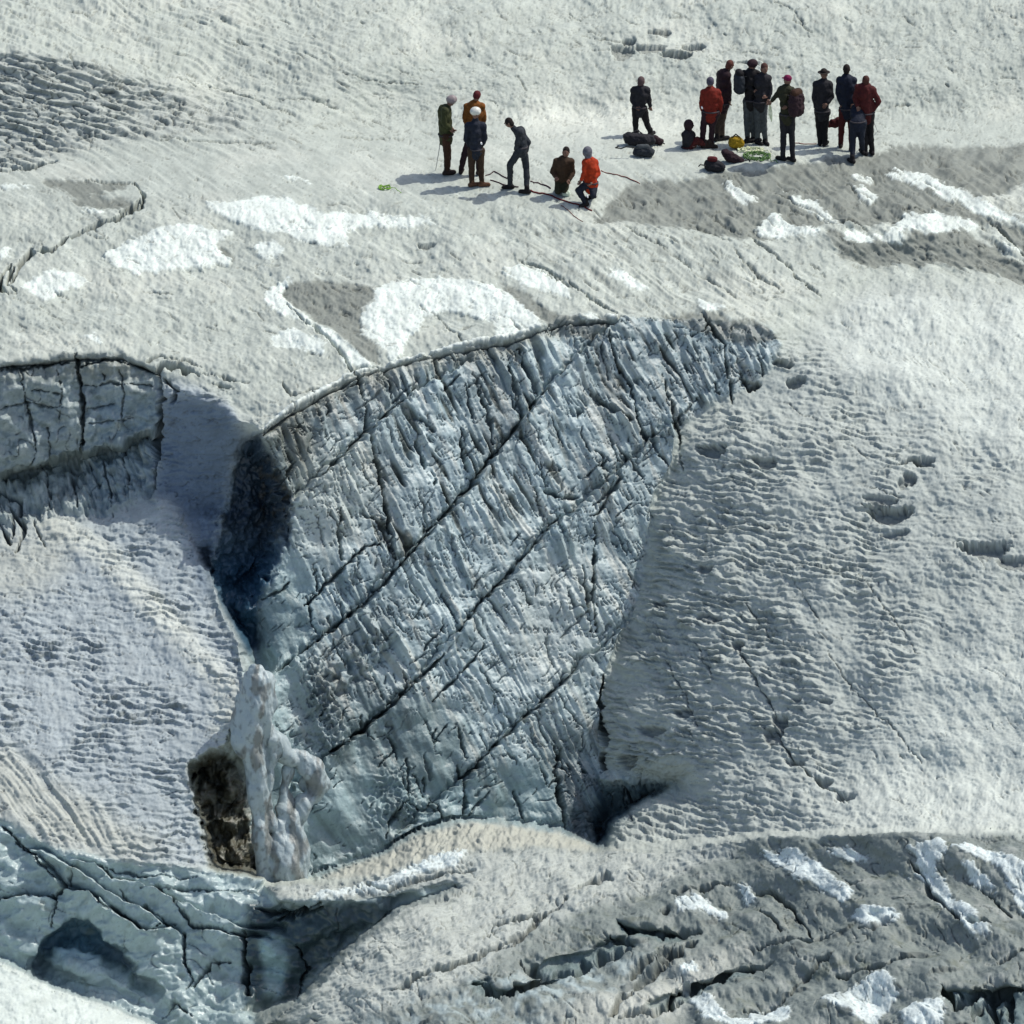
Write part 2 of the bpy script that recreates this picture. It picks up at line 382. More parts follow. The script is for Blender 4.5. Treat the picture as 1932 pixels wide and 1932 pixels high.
fl = fl * .62 * np.clip(.62 + 1.3 * fbm(acr / 60, alo / 150, 126, 2), .12, 1.35)
blocks = fbm(PX / 75, PY / 75, 112, 2, 0.4) * 0.20
q = dia / 92 + 0.35 * perlin(PX / 130, PY / 130, 115) + 0.08 * perlin(PX / 22, PY / 22, 116)
fr = q - np.floor(q)
amp_l = 0.10 + 0.16 * (hsh(np.floor(q).astype(np.int64), np.floor(dac / 400).astype(np.int64), 3) % 100) / 100.0
ledge = lipstep
smooth_low = M([(470,1150),(560,1010),(590,1080),(600,1200),(560,1260),(520,1290),(560,1400),(640,1440),(680,1300),(760,1340),(850,1330),(900,1400),(850,1480),(1000,1440),(1060,1480),(1060,1560),(870,1550),(780,1575),(700,1610),(600,1655),(500,1655),(470,1440)], 24)
flk = (1 - 0.93 * smooth_low) * (1 - 0.3 * M([(960,640),(1100,600),(1130,900),(1000,860)], 30))
rimfade = .25 + .75 * sstep(3, 34, dist_line(PX, PY, rim_line[9:], 40)[0])
smooth_band = M([(1000,1130),(1110,1000),(1150,1150),(1060,1290),(960,1340),(930,1230)], 30)
Hd += m_cliff * (1 - m_cave) * ((fl + 0) * flk * (1 - .55 * smooth_band) * rimfade + ledge + blocks * (0.5 + 0.5 * smooth_low))
Hd += m_cliff * (1 - m_cave) * fbm(PX / 5.5, PY / 9, 118, 2) * 0.008 * flk
# scalloped drapery under the rim
Hd += m_cliff * 0.05 * np.sin(acr / 7.5 + 3 * perlin(PX / 40, PY / 40, 119)) * sstep(150, 20, dist_line(PX, PY, rim_line[9:], 170)[0]) * (1 - m_cave)

cl = [
 (cz(700,600,2.415,[(185,520),(215,570),(250,700),(265,870),(300,1000),(340,1150),(370,1300),(400,1480),(430,1560)]),4.5,.45),
 (cz(700,600,2.415,[(250,1290),(330,1330),(370,1420),(400,1520)]),7,.4),
 (cz(700,600,2.415,[(1230,600),(1150,690),(1010,880),(900,1000),(810,1140),(740,1210),(620,1340),(500,1460)]),4.5,.42),
 (cz(700,600,2.415,[(1290,1280),(1200,1380),(1100,1500),(980,1640),(850,1760),(790,1850),(740,1920)]),4,.4),
 (cz(700,600,2.415,[(640,1330),(530,1450),(380,1620),(250,1750),(100,1880),(0,1950),(-120,2050),(-220,2100)]),5.5,.5),
 (cz(700,600,2.415,[(330,1440),(250,1450),(100,1600),(0,1700),(-80,1780)]),4,.35),
 (cz(700,600,2.415,[(490,650),(350,760),(280,830),(150,950),(0,1090)]),3.5,.3),
 (cz(700,600,2.415,[(740,560),(640,640)]),3,.25),
 (cz(700,600,2.415,[(1530,990),(1410,1100)]),3,.25),
 (cz(700,600,2.415,[(1590,1020),(1600,1090),(1540,1180),(1480,1290),(1420,1300)]),4.5,.35),
 (cz(700,600,2.415,[(1450,1330),(1470,1500),(1450,1700),(1480,1900)]),4,.4),
 (cz(700,600,2.415,[(1400,1560),(1430,1750),(1440,1900)]),3.5,.35),
 (cz(700,600,2.415,[(1690,780),(1760,900),(1850,1030)]),4.5,.35),
 (cz(700,600,2.415,[(1540,330),(1570,480),(1660,600),(1700,780)]),3.5,.3),
 (cz(700,600,2.415,[(1060,400),(1110,520),(1180,650)]),6,.32),
 (cz(700,600,2.415,[(1010,500),(1060,660),(1080,760)]),6,.3),
 (cz(700,600,2.415,[(760,850),(770,960),(800,1060)]),6,.35),
 (cz(700,600,2.415,[(540,780),(600,850)]),5,.3),(cz(700,600,2.415,[(520,900),(560,1040)]),6,.3),
 (cz(700,600,2.415,[(840,600),(900,740),(930,900)]),5,.28),
 (cz(700,600,2.415,[(1430,620),(1500,700),(1590,740),(1660,780)]),7,.28),
 (cz(700,600,2.415,[(1200,1160),(1300,1200),(1390,1190)]),6,.3),
 (cz(700,600,2.415,[(120,1250),(100,1400),(130,1520)]),4,.25),
 (cz(700,1400,2.2675,[(1300,150),(1180,270),(1000,430),(900,520),(780,660),(700,720)]),5,.42),
 (cz(700,1400,2.2675,[(620,100),(580,130),(450,270),(340,360),(180,500),(60,580)]),6,.5),
 (cz(700,1400,2.2675,[(820,50),(700,200),(560,330)]),3.5,.3),
 (cz(700,1400,2.2675,[(1420,200),(1400,400),(1430,500),(1415,690)]),6,.55),
 (cz(700,1400,2.2675,[(1200,560),(1190,700),(1230,960)]),7,.5),
 (cz(700,1400,2.2675,[(1160,540),(1250,700)]),4,.3),
 (cz(700,1400,2.2675,[(690,640),(730,760),(720,900)]),4,.3),
 (cz(700,1400,2.2675,[(340,1010),(345,930),(440,830),(500,860)]),4,.3),
 (cz(1452,600,2.415,[(215,210),(260,270),(340,380),(345,470),(370,560),(380,680)]),4,.3),
 (cz(1452,600,2.415,[(10,540),(60,700),(100,900),(110,1040)]),4,.3),
 (cz(1452,600,2.415,[(170,330),(230,300),(260,240)]),3,.2),
 (cz(1452,600,2.415,[(420,560),(470,620),(520,590)]),4,.25),
]
for k, (ln, w, dp) in enumerate(cl): crack(ln, w, dp, seed=k)
# smaller joints: many, at the two directions the ice is broken along
rng = random.Random(4)
nj = 0
while nj < 150:
    x = rng.uniform(520, 1440); y = rng.uniform(640, 1540)
    if not inpoly(np.array([x]), np.array([y]), P_cliff)[0]: continue
    nj += 1
    L = rng.uniform(14, 75)
    if rng.random() < 0.72: a = math.radians(rng.gauss(66, 8))
    else: a = math.radians(rng.gauss(-42, 7)); L *= 0.9
    ln = [(x + L * (t - .5) * math.cos(a) + rng.uniform(-3, 3), y + L * (t - .5) * math.sin(a) + rng.uniform(-3, 3)) for t in (0, .33, .66, 1)]
    crack(ln, rng.uniform(1.8, 3.6), rng.uniform(.08, .24), seed=200 + nj)

mc_ = m_cliff * (1 - m_cave)
veins(120, 10, math.radians(65), .09, .13, mc_ * flk, 240, .05)
veins(70, 6, math.radians(62), .11, .07, mc_ * flk, 244, .05)
veins(60, 16, math.radians(-42), .07, .10, mc_, 248, .15)
# the layered step left of the wall, between two cracks (brick-like broken ice)
bz = M([(590,1290),(640,1250),(690,1200),(740,1185),(735,1240),(700,1270),(620,1330),(580,1360)], 5)
Hd += bz * (0.14 * np.sign(np.sin(dac / 6.5 + 1.5 * perlin(PX / 20, PY / 20, 131))) * 0.5 + 0.08 * np.sin(dia / 5.0 + 2 * perlin(PX / 15, PY / 15, 132)))
# knobbly ice where the smooth lower wall starts
kn = M([(545,1270),(600,1240),(640,1330),(660,1400),(640,1440),(600,1400),(580,1330)], 8) + M([(700,1470),(760,1440),(800,1480),(760,1550),(700,1560),(690,1510)], 8) * .7 + M([(740,1520),(800,1500),(850,1530),(780,1560)], 8) * .6
Hd += kn * (0.10 * ridged(PX / 13, PY / 13, 134, 2) + 0.05)

rdl = dist_line(QX, QY, [(492,812),(540,777),(600,742),(660,707),(720,688),(760,677),(850,657),(960,637),(1012,617),(1060,600),(1150,597),(1165,597)], 14)[0]
rdl = rdl + 5 * sstep(0.0, .5, perlin(PX / 40, PY / 40, 139)) * (PX > 660)
Hd += .09 * sstep(4.5, 1.5, rdl)
crack([(496,822),(544,788),(604,752),(663,718),(723,697),(763,687),(853,667),(962,648),(1015,628),(1064,611),(1150,608)], 3.0, .22, jag=1.0, seed=398, taper=False)
crack([(0,697),(130,680),(230,677),(272,698)], 3.0, .25, jag=1.0, seed=399, taper=False)
# ---- left block: blocky slab with joints
bx = PX + 6 * perlin(PX / 40, PY / 40, 140)
Hd += m_block * (fbm(PX / 60, PY / 45, 141, 3, .5) * 0.20 + fbm(bx / 14, PY / 40, 142, 2) * 0.045 + fbm(PX / 7, PY / 8, 143, 2) * .010)
low = M([(-300,928),(0,908),(150,868),(292,826),(288,935),(200,972),(100,976),(0,1000),(-300,1010)], 3)
Hd += low * (ridged((PX - PY * .3) / 11, PY / 60, 145, 2) * 0.08)
for k, (ln, w, dp) in enumerate([
 ([(143,672),(152,720),(158,780),(155,858)], 5, .45),
 ([(0,770),(60,762),(120,770)], 2.5, .15), ([(160,730),(210,722),(290,728)], 2.5, .15), ([(165,770),(215,765)], 2.5, .12),
 ([(40,700),(50,760),(70,850),(60,880)], 3, .2), ([(90,810),(95,870)], 2.5, .15), ([(225,700),(235,740),(230,790)], 2.5, .15),
 ([(0,702),(60,694),(130,684)], 3.5, .3), ([(150,692),(200,676),(260,690),(300,712)], 3, .25),
 ([(300,700),(303,760),(298,840),(290,925)], 7, .55), ([(196,870),(205,920),(215,975)], 3, .25), ([(235,850),(245,930)], 3, .25),
 ([(0,930),(40,950),(20,1010)], 5, .3), ([(20,960),(45,1000),(30,1040)], 6, .35), ([(0,990),(20,1030)], 6, .4),
 ([(290,700),(310,690),(345,698),(375,706)], 6, .4), ([(310,715),(330,735),(322,760)], 7, .4), ([(318,694),(345,698),(360,704)], 8, .4), ([(300,790),(296,850),(290,900)], 6, .4), ([(60,735),(110,745)], 3, .15), ([(110,700),(118,745),(112,800)], 2.5, .15), ([(190,700),(200,720)], 2.5, .15), ([(170,800),(250,790)], 2, .1), ([(75,880),(90,900),(95,960)], 3, .2), ([(130,880),(150,960)], 3, .2), ([(170,875),(185,920)], 3.5, .2), ([(275,683),(300,678),(345,684),(380,696)], 2.5, .15),
 ([(60,975),(75,1010),(90,1035)], 3, .2)]): crack(ln, w, dp, seed=400 + k)

# ---- melt scallops (suncups)
def cups(lx, ly, seed, sh=0.0):
    x = PX + 10 * perlin(PX / 45, PY / 45, seed + 1); y = PY + sh * PX + 5 * perlin(PX / 30, PY / 20, seed + 2)
    return ridged(x / lx, y / ly, seed, 2, 0.45)
def runnels(cx, cy, wid, lng, seed, octs=3):
    """long streaks along the direction cx,cy"""
    n = math.hypot(cx, cy); cx /= n; cy /= n
    x = PX + 10 * perlin(PX / 90, PY / 90, seed + 3); y = PY + 10 * perlin(PX / 90, PY / 90, seed + 4)
    return fbm((x * cy - y * cx) / wid, (x * cx + y * cy) / lng, seed, octs, 0.55)

RIS = np.zeros_like(PX)
def steps(lam, seed, tilt, xs=3.4, mask=None):
    """wavy melt steps: long gentle treads that end in short risers facing downhill"""
    p = (PY + tilt * PX) / lam + 0.62 * fbm(PX / (lam * xs), PY / (lam * 1.6), seed, 3, .5) + .5 * perlin(PX / 150, PY / 60, seed + 5)
    f = p - np.floor(p)
    h = np.where(f < .80, f / .80, (1 - f) / .20)
    am = np.clip(.75 + .8 * perlin(PX / (lam * xs * .65), PY / (lam * 1.6), seed + 9), .05, 1.25)
    if mask is not None:
        global RIS
        RIS = np.maximum(RIS, mask * am * sstep(.78, .86, f) * sstep(1.0, .95, f))
    return (h - .5) * am

# right slope: scallops strong on the left and lower part, fading to smooth snow on the right
strong = sstep(1900, 1250, PX + 0.25 * np.abs(PY - 1100)) * sstep(700, 900, PY + (PX - 1300) * .1)
strong = 0.22 + 0.78 * np.clip(strong + 0.5 * perlin(PX / 120, PY / 120, 150), 0, 1)
smoothR = M([(1560,560),(1932,560),(2232,600),(2232,1000),(1932,860),(1750,800),(1600,700)], 40)
smoothR = np.maximum(smoothR, M([(1750,1250),(1932,1180),(2232,1180),(2232,1575),(1500,1570),(1650,1480)], 60))
strong *= (1 - 0.90 * smoothR) * np.clip(.85 + .8 * perlin(PX / 100, PY / 70, 158), .3, 1.25)
Hd += m_right * strong * (steps(13.5, 151, -.20, 3.4, m_right * strong) * 0.15 + steps(8.0, 152, -.30) * 0.045)
Hd += m_right * (runnels(.60, .80, 22, 190, 153) * 0.035 * (0.35 + 0.65 * strong) + fbm(PX / 130, PY / 90, 154, 2, .4) * 0.14)
Hd += m_right * fbm(PX / 6, PY / 3.5, 155, 2) * 0.006
for k, (x, y, a, b, dp) in enumerate([(1342,850,30,13,.42),(1440,868,24,10,.3),(1676,968,47,16,.5),(1855,1043,52,17,.5),(1500,722,20,11,.35),(1478,687,22,8,.35),(1415,728,20,8,.25),
   (1716,905,16,12,.35),(1740,872,24,9,.35),(1702,915,10,10,.3),(1920,1062,40,12,.3),(1390,1220,12,9,.3),(1330,1075,20,9,.25),(1470,1362,15,14,.4),(1458,1388,20,16,.4),(1595,1500,20,8,.4),(1555,1478,18,9,.3),
   (1290,1345,18,8,.25),(1230,1380,26,10,.3),(1340,1170,26,9,.2),(1180,1440,18,14,.35),(1500,1440,18,9,.3),(1560,1325,14,6,.15),(1250,1140,16,8,.25),(1690,1005,30,8,.2),(1660,945,34,8,.2),
   (1225,92,30,8,.25),(1175,100,22,14,.3),(1275,103,34,9,.4),(1240,62,26,5,.2),(1310,88,26,7,.25),(1185,80,14,6,.2),
   (808,463,19,6,.22),(1505,1320,9,5,.2)]):
    e = ((QX - x) / a) ** 2 + ((QY - y + b * .5 * ((QX - x) / a) ** 2) / b) ** 2 + .4 * perlin(PX / 8, PY / 5, 157)
    up = np.clip((QY - y) / b, -1, 1)
    up = up
    Hd -= dp * .62 * sstep(1.12, 0.60, e) * (0.8 - 0.2 * up)
    HOLE = np.maximum(HOLE, sstep(1.0, .8, e))
for k, (ln, w, dp) in enumerate([
 ([(1382,1205),(1400,1235),(1430,1290),(1462,1345)], 2.6, .12), ([(1460,1375),(1500,1440),(1540,1475),(1600,1505)], 3.2, .2),
 ([(1620,1080),(1680,1160),(1730,1230)], 1.8, .07), ([(1560,1230),(1610,1300),(1680,1370),(1740,1440)], 1.8, .08),
 ([(1400,1130),(1460,1210)], 2, .1), ([(1310,1210),(1350,1290)], 2, .1), ([(1250,1240),(1290,1310),(1310,1370)], 2, .12), ([(1500,1100),(1560,1190)], 1.6, .07),
 ([(1600,835),(1640,870)], 1.6, .06), ([(1640,920),(1700,940)], 2, .1), ([(1480,760),(1540,790)], 1.6, .07), ([(1690,880),(1720,868),(1760,880)], 3, .15)]): crack(ln, w, dp, seed=500 + k)

# left ramp
lr = sstep(0, 1, m_ramp)
rq = np.clip(.75 + 1.1 * perlin(PX / 130, PY / 80, 169), .15, 1.3) * (1 - .75 * M([(-300,1430),(0,1400),(120,1450),(330,1620),(100,1610),(-300,1530)], 30)) * (1 - .7 * M([(-300,1010),(0,1010),(110,985),(150,1040),(230,1110),(430,1300),(400,1360),(250,1250),(90,1130),(-300,1130)], 16))
Hd += m_ramp * (1 - m_chute) * rq * (steps(15, 161, -.10, 3.4, m_ramp * (1 - m_chute) * rq) * 0.10 + steps(8, 164, -.2) * 0.035 + runnels(.62, .78, 30, 260, 162) * 0.03 + fbm(PX / 7, PY / 4, 163, 2) * 0.006)
Hd += m_ramp * 0.07 * (sstep(46, 4, dist_line(PX, PY, [(110,985),(200,1060),(330,1200),(430,1300)], 50)[0]))
Hd += m_chute * (steps(17, 165, 0) * 0.05 + cups(34, 12, 167) * 0.01 + fbm(PX / 8, PY / 5, 166, 3) * 0.02)
Hd += M([(-300,1430),(0,1400),(100,1450),(300,1620),(100,1600),(0,1545),(-300,1520)], 12) * runnels(.58, .80, 17, 220, 168) * 0.075

# plateau and far snow
far = sstep(330, 240, PY) * (1 - m_dark)
Hd += m_plateau * (1 - m_dark) * (fbm(PX / 9, PY / 3.6, 171, 3, .6) * 0.004 + fbm(PX / 160, PY / 80, 172, 2, .4) * 0.12 * (1 - near_people) + runnels(.83, .55, 9, 90, 173) * 0.012 * (1 - far))
Hd += far * m_plateau * (ridged(PX / 15, PY / 6, 174, 3, .6) * 0.007 + runnels(.93, .36, 10, 120, 175) * 0.05 * sstep(1000, 300, PX))
Hd += m_dark * (steps(15, 181, -.26, 6.5, m_dark) * 0.11 + steps(9, 182, -.1) * 0.03 + runnels(.9, .42, 16, 200, 183) * .06)
mid = M([(1100,400),(1200,345),(1400,312),(1650,282),(1932,275),(2232,280),(2232,560),(1932,540),(1640,500),(1500,440),(1380,450),(1300,420),(1200,410)], 14)
Hd += mid * (runnels(.80, .60, 11, 170, 184) * 0.028 + fbm(PX / 50, PY / 30, 185, 3) * .08)
slab = M([(900,420),(1130,390),(1400,470),(1560,580),(1440,613),(1150,600),(1000,480)], 20)
Hd += slab * runnels(.80, .60, 9, 150, 187) * 0.026
for k, (ln, w, dp) in enumerate([
 ([(255,343),(270,372),(268,392),(235,405),(200,420),(130,450),(95,478),(70,476),(40,495),(22,515),(14,545),(30,552)], 4.6, .45),
 ([(20,500),(5,520),(0,545),(15,560)], 6, .5), ([(60,470),(40,500),(20,540)], 6, .4), ([(225,400),(245,395),(262,380)], 5.5, .4), ([(160,340),(260,348)], 2, .1), ([(760,490),(800,495)], 2, .1),
 ([(0,322),(40,318),(75,312),(105,302)], 3.5, .25),
 ([(540,572),(600,625),(640,662),(668,700)], 3.4, .35), ([(663,700),(690,690),(720,694)], 3, .25),
 ([(980,488),(1050,520),(1110,555),(1165,590)], 2.6, .2), ([(1010,500),(1080,545)], 1.8, .12),
 ([(1410,440),(1470,490),(1550,565)], 2.6, .15), ([(1380,470),(1420,510),(1480,550)], 2, .1), ([(1250,470),(1330,520),(1400,560)], 2.2, .1), ([(1180,430),(1260,470)], 2, .1),
 ([(1300,420),(1380,455)], 2.2, .1), ([(1530,500),(1560,520)], 2, .1), ([(1330,400),(1400,440)], 1.8, .08), ([(1460,362),(1530,395),(1570,420)], 2.4, .14),
 ([(1600,350),(1650,380)], 2, .12), ([(1745,345),(1770,356)], 2.2, .15), ([(1870,420),(1900,440),(1932,480)], 3.5, .25), ([(1570,425),(1600,415),(1640,435)], 3, .18),
 ([(1700,400),(1720,395),(1760,398)], 2.2, .12), ([(840,610),(870,640),(890,655)], 1.8, .1), ([(960,600),(985,625)], 2, .12), ([(790,575),(830,600),(850,625)], 1.6, .08),
 ([(560,455),(600,460)], 1.6, .08), ([(270,547),(300,550),(328,556)], 2, .1), ([(370,155),(440,170),(500,195),(560,215)], 2.0, .1), ([(300,140),(370,150)], 1.8, .08),
 ([(540,180),(590,190),(640,205)], 3.2, .12), ([(640,260),(700,262),(760,262)], 1.8, .1), ([(300,262),(420,268),(520,272)], 2, .1), ([(640,140),(700,150),(790,158)], 1.4, .06),
 ([(1340,110),(1400,118),(1440,122)], 1.8, .1), ([(1100,72),(1180,82)], 1.6, .08), ([(1640,207),(1720,200)], 1.5, .07), ([(1740,235),(1800,245)], 1.5, .07),
 ([(530,715),(548,742),(570,742),(600,732)], 4, .14), ([(380,706),(430,716),(470,724)], 2.5, .12), ([(400,724),(440,732)], 3, .14)]): crack(ln, w, dp, seed=600 + k)
rng = random.Random(11)
for k in range(260):     # short melt cracks everywhere on the flat ice
    x = rng.uniform(-10, 1940); y = rng.choice([rng.uniform(0, 300), rng.uniform(380, 640)])
    if 980 < x < 1320 and 120 < y < 260: continue
    if y > 380 and x > 1600 and y > 520: continue
    a = math.radians(rng.gauss(24, 14)); L = rng.uniform(6, 34)
    crack([(x, y), (x + L * .5 * math.cos(a), y + L * .5 * math.sin(a) + rng.uniform(-2, 2)), (x + L * math.cos(a), y + L * math.sin(a))], rng.uniform(.9, 1.7), rng.uniform(.03, .09), jag=1.2, seed=700 + k)

veins(42, 9, math.radians(14), .10, .055, m_right * (.25 + .75 * strong), 251, .05)
veins(90, 14, math.radians(50), .06, .05, m_right, 253, .35)
veins(40, 9, math.radians(12), .10, .05, m_ramp, 255, .05)
veins(38, 8, math.radians(16), .08, .035, m_plateau, 257, .2)
veins(22, 6, math.radians(20), .10, .025, m_plateau * far, 259, .1)
veins(36, 10, math.radians(16), .14, .09, m_dark, 261, -.3)
veins(60, 12, math.radians(38), .07, .06, mid + slab, 263, .15)
veins(60, 22, math.radians(35), .05, .07, m_ridge, 265, .1)
veins(34, 22, math.radians(-20), .05, .07, m_ridge * (1 - m_near), 267, .25)
veins(70, 36, math.radians(20), .04, .07, m_blue, 269, .25)
veins(46, 30, math.radians(80), .05, .08, m_block, 271, .1)
CW = 1.45
# foreground ridge
m_lip = M([(500,1660),(620,1664),(720,1648),(820,1608),(1000,1593),(1200,1598),(1350,1588),(1420,1590),(1330,1630),(1240,1680),(1150,1700),(1000,1760),(900,1840),(760,1890),(650,1932),(520,1932),(600,1868),(650,1805),(760,1722),(870,1680),(830,1668),(720,1684),(600,1704),(540,1706)], 8)
rg = m_ridge * (1 - m_lip)
Hd += rg * (fbm(PX / 130, PY / 80, 201, 2, .4) * 0.24 + runnels(.72, .68, 22, 190, 202, 2) * 0.035 + fbm(PX / 8, PY / 6, 203, 2, .5) * 0.005)
Hd += m_ridge * m_lip * (steps(10, 204, .45, 3.4, m_ridge * m_lip * .7) * 0.035 + fbm(PX / 70, PY / 40, 205, 3) * 0.09 + fbm(PX / 6, PY / 3.5, 206, 2) * .004)
Hd += m_mound * (runnels(-.6, .8, 16, 60, 207) * 0.06 + fbm(PX / 10, PY / 8, 208, 3) * .05)
# stepped rock-like ledges across the lower ridge
q2 = (PY * 0.93 + PX * 0.36) / 74 + 0.5 * perlin(PX / 170, PY / 90, 210) + .08 * perlin(PX / 20, PY / 14, 211)
f2 = q2 - np.floor(q2)
Hd += rg * sstep(1660, 1740, PY) * np.where(f2 < .92, f2 / .92, (1 - f2) / .08) * 0.09 * sstep(-.2, .5, perlin(PX / 110, PY / 40, 213))
for k, (ln, w, dp) in enumerate([
 (cz(1452,1400,2.2675,[(60,1300),(200,1260),(340,1220)]),5,.35),(cz(1452,1400,2.2675,[(470,1280),(570,1270),(640,1340),(700,1420),(750,1500)]),4,.35),
 (cz(1452,1400,2.2675,[(0,1380),(50,1370)]),4,.3),(cz(1452,1400,2.2675,[(500,1370),(560,1420),(600,1480)]),3,.25),
 (cz(1452,1400,2.2675,[(0,1500),(60,1480),(190,1470)]),6,.4),(cz(1452,1400,2.2675,[(480,1545),(600,1530),(680,1520),(760,1520),(830,1495),(900,1470)]),4,.3),
 (cz(1452,1400,2.2675,[(1000,1480),(1080,1470),(1170,1410)]),3.5,.3),(cz(1452,1400,2.2675,[(1240,1110),(1330,1220),(1330,1260),(1420,1340),(1480,1410),(1520,1440)]),3.5,.3),
 (cz(1452,1400,2.2675,[(1600,1240),(1680,1330),(1750,1400)]),3,.25),(cz(1452,1400,2.2675,[(1540,1450),(1650,1440)]),4,.3),(cz(1452,1400,2.2675,[(1680,1620),(1760,1590),(1814,1560)]),3,.25),
 (cz(1452,1400,2.2675,[(0,1840),(140,1740),(270,1730),(380,1660),(500,1630)]),8,.5),(cz(1452,1400,2.2675,[(560,1610),(480,1640)]),4,.3),
 (cz(1452,1400,2.2675,[(640,1780),(690,1720),(800,1630),(860,1600)]),3,.25),(cz(1452,1400,2.2675,[(880,1680),(1000,1670),(1150,1650),(1270,1600)]),4,.35),
 (cz(1452,1400,2.2675,[(420,1870),(530,1840),(620,1800)]),3.5,.3),(cz(1452,1400,2.2675,[(0,1620),(70,1590),(180,1520)]),7,.4),
 (cz(1452,1400,2.2675,[(1400,1760),(1480,1840),(1560,1790),(1700,1770),(1814,1750)]),9,.6),(cz(1452,1400,2.2675,[(1640,1790),(1680,1932)]),9,.5),(cz(1452,1400,2.2675,[(1730,1780),(1760,1932)]),7,.4),(cz(1452,1400,2.2675,[(1560,1900),(1620,1800)]),6,.4),
 (cz(700,1400,2.2675,[(130,1280),(260,1240),(350,1270),(480,1220),(640,1180),(800,1160)]),2.5,.18),
 (cz(700,1400,2.2675,[(370,1770),(500,1690),(700,1630),(850,1560),(1000,1500),(1130,1400),(1240,1300)]),4.5,.35),
 (cz(700,1400,2.2675,[(860,1560),(960,1540),(1060,1470),(1100,1390),(980,1420),(870,1440),(850,1500)]),3.5,.25),
 (cz(700,1400,2.2675,[(1300,1250),(1380,1200),(1470,1200)]),5,.3),(cz(700,1400,2.2675,[(760,1740),(900,1790),(1000,1760),(1190,1710)]),8,.5),(cz(700,1400,2.2675,[(1010,1620),(1100,1680),(1280,1680),(1400,1600),(1560,1570)]),8,.45),
 (cz(700,1400,2.2675,[(1450,1890),(1560,1770),(1700,1660),(1814,1560)]),7,.4),(cz(700,1400,2.2675,[(1500,1900),(1700,1860),(1814,1800)]),5,.35),(cz(700,1400,2.2675,[(1560,1690),(1700,1600),(1780,1540)]),4,.3),
 (cz(700,1400,2.2675,[(1500,1440),(1600,1480),(1700,1460),(1814,1490)]),7,.4),(cz(700,1400,2.2675,[(1450,1500),(1580,1560)]),5,.3)]): crack(ln, w, dp, seed=1000 + k)

CW = .85
# blue ice wall: rounded bulging blocks separated by joints
bb = fbm(PX / 70, PY / 45, 221, 3) * 0.35 + fbm(PX / 18, PY / 14, 222, 3) * 0.05
Hd += m_blue * (bb * .6)
for k, (ln, w, dp) in enumerate([
 (cz(0,1850,4.8,[(0,620),(100,595),(340,580),(590,600),(690,510),(650,420),(560,350),(440,240),(380,150),(260,70),(150,0)]),4.5,.4),
 (cz(0,1850,4.8,[(590,600),(570,750),(540,900)]),3,.25),
 (cz(0,1850,4.8,[(700,490),(860,520),(980,570),(1120,680),(1260,770),(1400,860),(1500,930),(1620,940),(1700,880)]),4.5,.5),
 (cz(0,1850,4.8,[(760,250),(790,330),(720,470)]),3,.25),(cz(0,1850,4.8,[(1280,520),(1380,640),(1500,700),(1620,740),(1720,800),(1720,860),(1850,880)]),4,.4),
 (cz(0,1850,4.8,[(980,240),(1080,260),(1150,360),(1300,390),(1480,420)]),4,.35),(cz(0,1850,4.8,[(1640,480),(1760,560),(1900,640)]),4,.35),
 (cz(0,1400,2.2675,[(0,940),(60,990),(130,1050)]),4,.35),(cz(0,1400,2.2675,[(850,1310),(960,1440),(1100,1470),(1240,1500)]),4.5,.4),
 (cz(0,1400,2.2675,[(480,1140),(700,1190),(1000,1200)]),3,.2),(cz(0,1400,2.2675,[(700,1260),(900,1250),(1100,1270),(1300,1260)]),3,.25),
 (cz(0,1400,2.2675,[(910,1480),(915,1600),(960,1720),(930,1760)]),4.5,.4),(cz(0,1400,2.2675,[(1220,1480),(1230,1600),(1240,1800)]),9,.7),
 (cz(0,1400,2.2675,[(1280,1360),(1420,1400),(1600,1330)]),8,.4),(cz(0,1400,2.2675,[(1380,1420),(1500,1400),(1600,1370)]),8,.4),
 (cz(0,1400,2.2675,[(960,1750),(1060,1640),(1150,1620)]),4,.3),(cz(0,1400,2.2675,[(800,1900),(880,1830),(960,1900)]),5,.4),(cz(0,1400,2.2675,[(1480,1540),(1540,1660),(1480,1800)]),4,.3)]): crack(ln, w, dp, seed=1200 + k)

def fold(pts, amp, wd):
    global Hd
    pts = sorted(pts); xs = [p[0] for p in pts]; ys = [p[1] for p in pts]
    sd_ = PY + 2.5 * perlin(PX / 14, PY / 14, 225) + 6 * perlin(PX / 45, PY / 45, 226) - np.interp(PX, xs, ys)
    on = sstep(xs[0] - 12, xs[0] + 12, PX) * sstep(xs[-1] + 12, xs[-1] - 12, PX)
    Hd = Hd + m_blue * on * amp * (sstep(-1, 3.5, sd_) * np.exp(-np.maximum(sd_, 0) / wd) - .5 * np.exp(-(sd_ / 7.0) ** 2) * (sd_ < 0))
Z4 = lambda p: cz(0, 1850, 4.8, p)
fold(Z4([(380,150),(560,350),(690,490),(860,515),(980,565),(1120,675),(1260,775),(1400,865),(1500,935),(1620,965),(1800,890),(1920,960)]), .42, 30)
fold(Z4([(300,60),(600,170),(980,400),(1120,520),(1280,585),(1450,700),(1600,760),(1750,870)]), .32, 20)
fold(Z4([(800,200),(1000,250),(1180,400),(1480,440),(1700,560),(1920,700)]), .28, 18)
fold(Z4([(0,600),(90,605),(340,592),(600,612)]), .30, 26)
fold([(330,1700),(400,1730),(470,1752),(530,1760)], .3, 22)
fold([(390,1755),(430,1765),(520,1775)], .25, 20)
